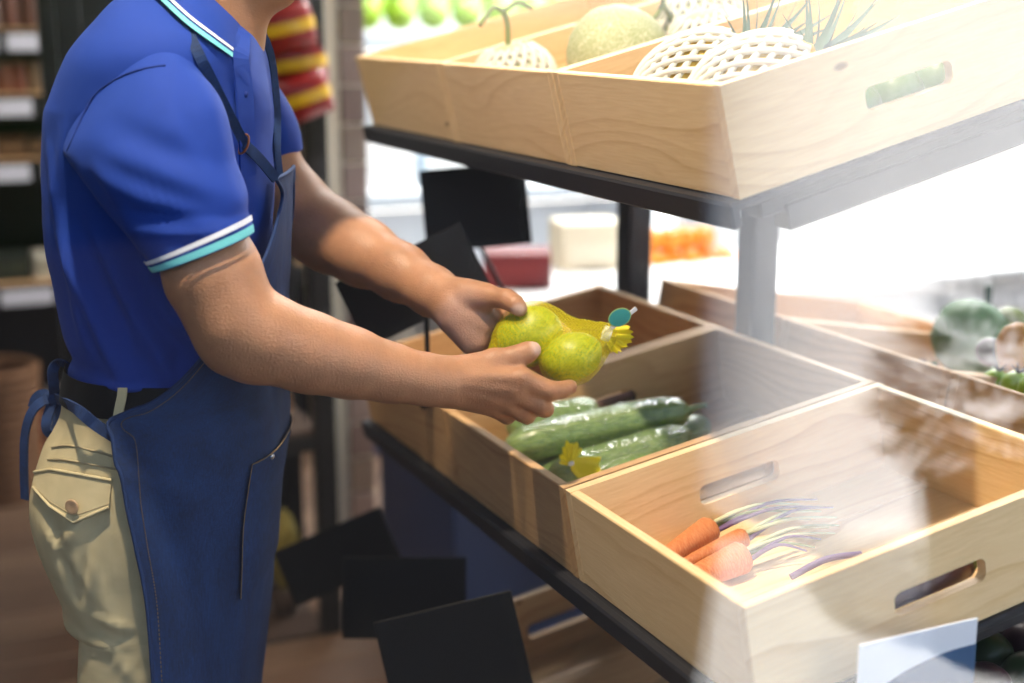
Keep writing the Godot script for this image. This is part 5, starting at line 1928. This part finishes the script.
func build_apron() -> void:
	# rings from the hem up; the last number is how far round (angle) the cloth reaches towards the back
	var list := [[92, 860, 246, 860, 0.178, 170], [80, 760, 255, 760, 0.186, 160], [77, 683, 264, 683, 0.191, 152], [68, 597, 269, 597, 0.194, 145], [45, 540, 273, 545, 0.195, 134], [32, 500, 279, 505, 0.194, 125], [30, 465, 284, 468, 0.190, 118], [44, 436, 283, 440, 0.182, 111], [56, 420, 283, 422, 0.176, 107], [62, 410, 283, 411, 0.172, 128], [70, 389, 283, 389, 0.168, 171], [68, 358, 284, 358, 0.168, 202], [64, 343, 284, 343, 0.167, 210], [60, 300, 285, 300, 0.160, 236], [120, 261, 286, 261, 0.145, 262], [190, 222, 287, 219, 0.122, 277], [225, 198, 288, 200, 0.112, 282], [238, 180, 287, 186, 0.108, 275]]
	apron_rings = []
	for q in list:
		var gz := 0.165 if q[1] > 280 else 0.09
		var hy := pl(q[5], q[1], gz).y
		var yy := py_at(hy, 0.0)
		var r: Array = rings_of([[q[0], yy, q[2], yy, q[4]]])[0]
		# the near edge lies at that pixel: halve the angle until it does
		var lo := 0.05
		var hi := 2.6
		for z in 22:
			var a := (lo + hi) / 2
			var p := on_ring(r, a, 2.7)
			var want := pl(q[5], q[1], p.z)
			if p.x > want.x: lo = a
			else: hi = a
		r[6] = (lo + hi) / 2
		apron_rings.append(r)
	var af := folds_of([[130, 470, 200, 500, 9, 2.5], [150, 440, 260, 430, 10, 3], [190, 400, 275, 395, 9, -2.5], [160, 520, 200, 680, 12, 2], [215, 480, 225, 680, 12, -2], [240, 470, 250, 640, 9, 2], [125, 450, 190, 480, 8, -2]], 0.17)
	var rows := []
	var inner := []
	var mids := []
	var nv := 110
	var nu := 90
	for j in nv + 1:
		var q := ring_at(apron_rings, float(j) / nv)
		var row := []
		var inn := []
		var mid := Vector3((q[0] + q[2]) / 2, (q[1] + q[3]) / 2, 0)
		for k in nu + 1:
			var phi: float = lerpf(q[6], -q[6], float(k) / nu)
			var p := on_ring(q, phi, 2.7)
			var d := (p - mid).normalized()
			p += d * (0.0016 * (noise.get_noise_3d(p.x * 10.0, p.y * 7.0, p.z * 10.0) + 0.5 * noise.get_noise_3d(p.x * 30.0, p.y * 20.0, p.z * 30.0)) + (fold_at(af, p) if p.z > 0 else 0.0))
			row.append(p)
			inn.append(p - d * 0.0018)
		rows.append(row)
		inner.append(inn)
		mids.append(mid)
	var m := MB.new()
	m.sheet(rows, false, Vector2(1.2, 1.6), mids)
	var ap := part(man, "apron", m.done(), mats.denim)
	m = MB.new()
	m.sheet(inner, false, Vector2(1.2, 1.6), mids)
	part(ap, "lining", m.done(), mats.denim)
	for k in [0, nu]:
		var edge := []
		for j in nv + 1: edge.append(rows[j][k])
		part(ap, "hem", tube(edge, 0.0026, 6), mats.denim)
	part(ap, "hem", tube(rows[nv], 0.003, 6), mats.denim)
	# dashed stitching a little inside the near edge
	m = MB.new()
	for j in range(2, nv - 2):
		for h in 3:
			var f0 := h / 3.0
			var a: Vector3 = (rows[j][2] as Vector3).lerp(rows[j + 1][2], f0)
			var b: Vector3 = (rows[j][2] as Vector3).lerp(rows[j + 1][2], f0 + 0.2)
			var d: Vector3 = (a - mids[j]).normalized() * 0.0006
			m.tube([a + d, b + d], 0.0007, 4, false)
	part(ap, "stitching", m.done(), mats.stitch)
	# patch pocket at the thigh
	var pr := []
	for j in 31:
		var row := []
		for k in 13:
			var v := lerpf(0.165, 0.335, j / 30.0)
			var q := ring_at(apron_rings, v)
			row.append(on_ring(q, lerpf(0.60, -0.55, k / 12.0), 2.7, 0.0045))
		pr.append(row)
	m = MB.new()
	m.sheet(pr, false, Vector2(0.2, 0.3))
	var pocket := part(ap, "pocket", m.done(), mats.denim)
	var e := []
	for j in 31: e.append(pr[j][0])
	part(pocket, "stitching", tube(e, 0.0007, 5), mats.stitch)
	part(pocket, "stitching", tube(pr[30], 0.0009, 5), mats.stitch)
	part(pocket, "rivet", blob(Vector3(0.004, 0.004, 0.004), 0.0, 1.0, 10, 8), mats.chrome, at(pr[29][3] + Vector3(0, 0, 0.001)))
	# neck straps
	var sp := []
	for q in [[176, 8], [196, 50], [210, 78], [226, 110], [243, 143]]: sp.append(on_cloth(shirt_rings, q[0], q[1], 0.005))
	var top: Vector3 = rows[nv][0]
	m = MB.new()
	var path := spline(sp, 6)
	m.ribbon(path, _same(Vector3(0.8, 0.35, -0.25), path.size()), 0.0125, 0.003)
	part(ap, "neck_strap", m.done(), mats.denim)
	var bk: Vector3 = sp[4]
	m = MB.new()
	path = spline([bk, bk.lerp(top, 0.5) + Vector3(0.0, 0.004, 0.006), top], 6)
	m.ribbon(path, _same(Vector3(0.5, 0.5, -0.4), path.size()), 0.0125, 0.003)
	part(ap, "neck_strap", m.done(), mats.denim)
	var ring := []
	for k in 17:
		var a := TAU * k / 16.0
		ring.append(bk + Vector3(0.4 * cos(a) * 0.012, cos(a) * 0.011 , 0.004) + Vector3(0.8, -0.4, 0.0) * sin(a) * 0.006)
	part(ap, "buckle", tube(ring, 0.0014, 6), mats.copper)
	var fs := []
	for q in [[255, 34], [261, 60], [266, 110], [269, 150], [272, 178]]:
		var p := on_cloth(shirt_rings, q[0], q[1], 0.004)
		fs.append(Vector3(p.x + 0.004, p.y, -p.z * 0.6))
	m = MB.new()
	path = spline(fs, 6)
	m.ribbon(path, _same(Vector3(0.5, 0.2, -0.8), path.size()), 0.012, 0.003)
	part(ap, "neck_strap", m.done(), mats.denim)
	# waist tie and bow at the back
	var knot := pl(53, 398, 0.03)
	var ties := {
		"waist_tie": [[on_cloth_down(apron_hips(), 114, 438, 0.004), on_cloth_down(apron_hips(), 94, 425, 0.006), on_cloth_down(apron_hips(), 74, 409, 0.012), knot], 0.014],
		"bow_loop": [[knot, pl(52, 385, 0.045), pl(51, 370, 0.05), pl(58, 363, 0.045), pl(67, 368, 0.035), pl(69, 380, 0.03), pl(63, 394, 0.03), knot], 0.013],
	}
	for k in ties:
		m = MB.new()
		path = spline(ties[k][0], 7)
		m.ribbon(path, across(path, 0.1 if k == "waist_tie" else 0.55), ties[k][1], 0.0028)
		part(ap, k, m.done(), mats.denim)
	for q in [[[knot, pl(40, 402, 0.045), pl(29, 414, 0.05), pl(23, 436, 0.05), pl(22, 465, 0.048), pl(23, 500, 0.045)], 0.012, Vector3(0.75, 0.1, 0.6)], [[knot, pl(45, 420, 0.05), pl(46, 432, 0.055), pl(54, 433, 0.05), pl(57, 418, 0.045), knot], 0.015, Vector3(0.3, 0.2, 0.9)], [[knot, pl(42, 394, 0.02), pl(34, 398, 0.015), pl(30, 408, 0.015)], 0.012, Vector3(0.3, 0.6, 0.6)]]:
		m = MB.new()
		path = spline(q[0], 7)
		m.ribbon(path, across(path, 0.45), q[1], 0.0028)
		part(ap, "bow_end", m.done(), mats.denim)
	part(ap, "knot", blob(Vector3(0.013, 0.011, 0.012), 0.25, 2.0, 18, 12), mats.denim, at(knot))


# across a tie: within the plane he is seen in, turned a little out of it
func across(path: Array, out: float) -> Array:
	var dirs := []
	for j in path.size():
		var d: Vector3 = (path[mini(j + 1, path.size() - 1)] - path[maxi(j - 1, 0)]).normalized()
		dirs.append(Vector3(-d.y, d.x, 0) + Vector3(0, 0, out))
	return dirs


func apron_hips() -> Array:
	return rings_of([[68, 355, 278, 360, 0.162], [63, 382, 279, 386, 0.167], [50, 410, 279, 415, 0.174], [34, 445, 279, 450, 0.182], [26, 484, 279, 490, 0.188]])


# ---------------------------------------------------------------- the bag of fruit in his hands
func build_bag() -> void:
	var w := man.transform
	var f1 := pl(530, 335, 0.022)
	var f2 := pl(572, 357, 0.060)
	var tilt := Basis(Vector3.BACK, 0.35)
	for q in [[f1, Vector3(0.043, 0.037, 0.038), "yellow green fruit in the net bag, held under both thumbs"], [f2, Vector3(0.039, 0.030, 0.034), "yellow green fruit in the net bag, beside the tied end"]]:
		round_fruit("green_fruit", q[2], "fruit", "fruit in the yellow net bag", w * (q[0] as Vector3), q[1], mats.green_fruit, null, w.basis * tilt)
	var t := thing("net_bag", "yellow net bag around two green fruits, tied with a white tag", "bag", "", w.origin, w.basis)
	var neck := pl(606, 334, 0.055)
	var fd := Field.new(f1 + Vector3(-0.07, -0.10, -0.06), neck + Vector3(0.03, 0.07, 0.07), 0.0032)
	fd.ball(f1, Vector3(0.0445, 0.0385, 0.0395), tilt, 0.012)
	fd.ball(f2, Vector3(0.0405, 0.0315, 0.0355), tilt, 0.012)
	fd.bone(f1 + Vector3(0.01, 0.012, 0.0), neck, 0.022, 0.006, 0.03)
	fd.bone(f2 + Vector3(0.0, 0.0, 0.0), neck, 0.026, 0.006, 0.03)
	fd.bone(f1 + Vector3(-0.015, -0.005, 0), pl(494, 352, 0.04), 0.022, 0.006, 0.03)
	var m := MB.new()
	fd.mesh(m, func(p: Vector3) -> Color: return Color.WHITE)
	for k in m.v.size():
		var p := m.v[k]
		var a := atan2(p.y - neck.y, p.z - neck.z)
		m.v[k] = p + m.n[k] * (0.0009 * sin(a * 26.0) * clampf(1.0 - p.distance_to(neck) / 0.07, 0.0, 1.0) + 0.0007 * noise.get_noise_3d(p.x * 90.0, p.y * 90.0, p.z * 90.0))
	m.use_color = false
	var nm := mat("net_film", Color.WHITE, 0.45)
	var im := Image.create(64, 64, false, Image.FORMAT_RGBA8)
	for y in 64:
		for x in 64:
			var u := x / 64.0 * TAU * 2.0
			var v := y / 64.0 * TAU * 2.0
			var line := maxf(absf(cos(u + v)), absf(cos(u - v)))
			im.set_pixel(x, y, Color(0.93, 0.87, 0.03, 0.10 + 0.42 * smoothstep(0.75, 0.97, line)))
	nm.albedo_texture = ImageTexture.create_from_image(im)
	nm.uv1_triplanar = true
	nm.uv1_scale = Vector3(60, 60, 60)
	nm.transparency = BaseMaterial3D.TRANSPARENCY_ALPHA
	part(t, "net", m.done(), nm)
	m = MB.new()
	m.sheet(ruffle(neck, pl(633, 337, 0.055) - neck, 0.014, 7.0), false)
	m.sheet(ruffle(neck, pl(621, 351, 0.058) - neck, 0.010, 6.0), false)
	part(t, "frill", m.done(), mats.yellow_net)
	var tag_a := pl(603, 335, 0.064)
	var tag_b := pl(637, 308, 0.060)
	m = MB.new()
	m.ribbon([tag_a, tag_a.lerp(tag_b, 0.5), tag_b], _same(Vector3(0.6, 0.75, 0), 3), 0.0055, 0.0015)
	var tg := part(t, "tie", m.done(), mats.white_stripe)
	part(tg, "band", tube([neck + Vector3(-0.003, 0.002, 0.0), neck + Vector3(0.006, -0.001, 0.0)], 0.0098, 12), mats.white_stripe)
	var lc := pl(620, 317, 0.064)
	var ell := Basis(Vector3.BACK, 0.45) * Basis(Vector3.RIGHT, PI / 2)
	part(tg, "label_edge", lathe([Vector2(0, 0), Vector2(1, 0), Vector2(1, 0.0012), Vector2(0, 0.0012)], 32), mats.label_edge, Transform3D(ell * Basis.from_scale(Vector3(0.0148, 1, 0.0112)), lc + Vector3(0, 0, 0.001)))
	part(tg, "label", lathe([Vector2(0, 0), Vector2(1, 0), Vector2(1, 0.0012), Vector2(0, 0.0012)], 32), mats.teal_label, Transform3D(ell * Basis.from_scale(Vector3(0.0136, 1, 0.0100)), lc + Vector3(0, 0, 0.0018)))
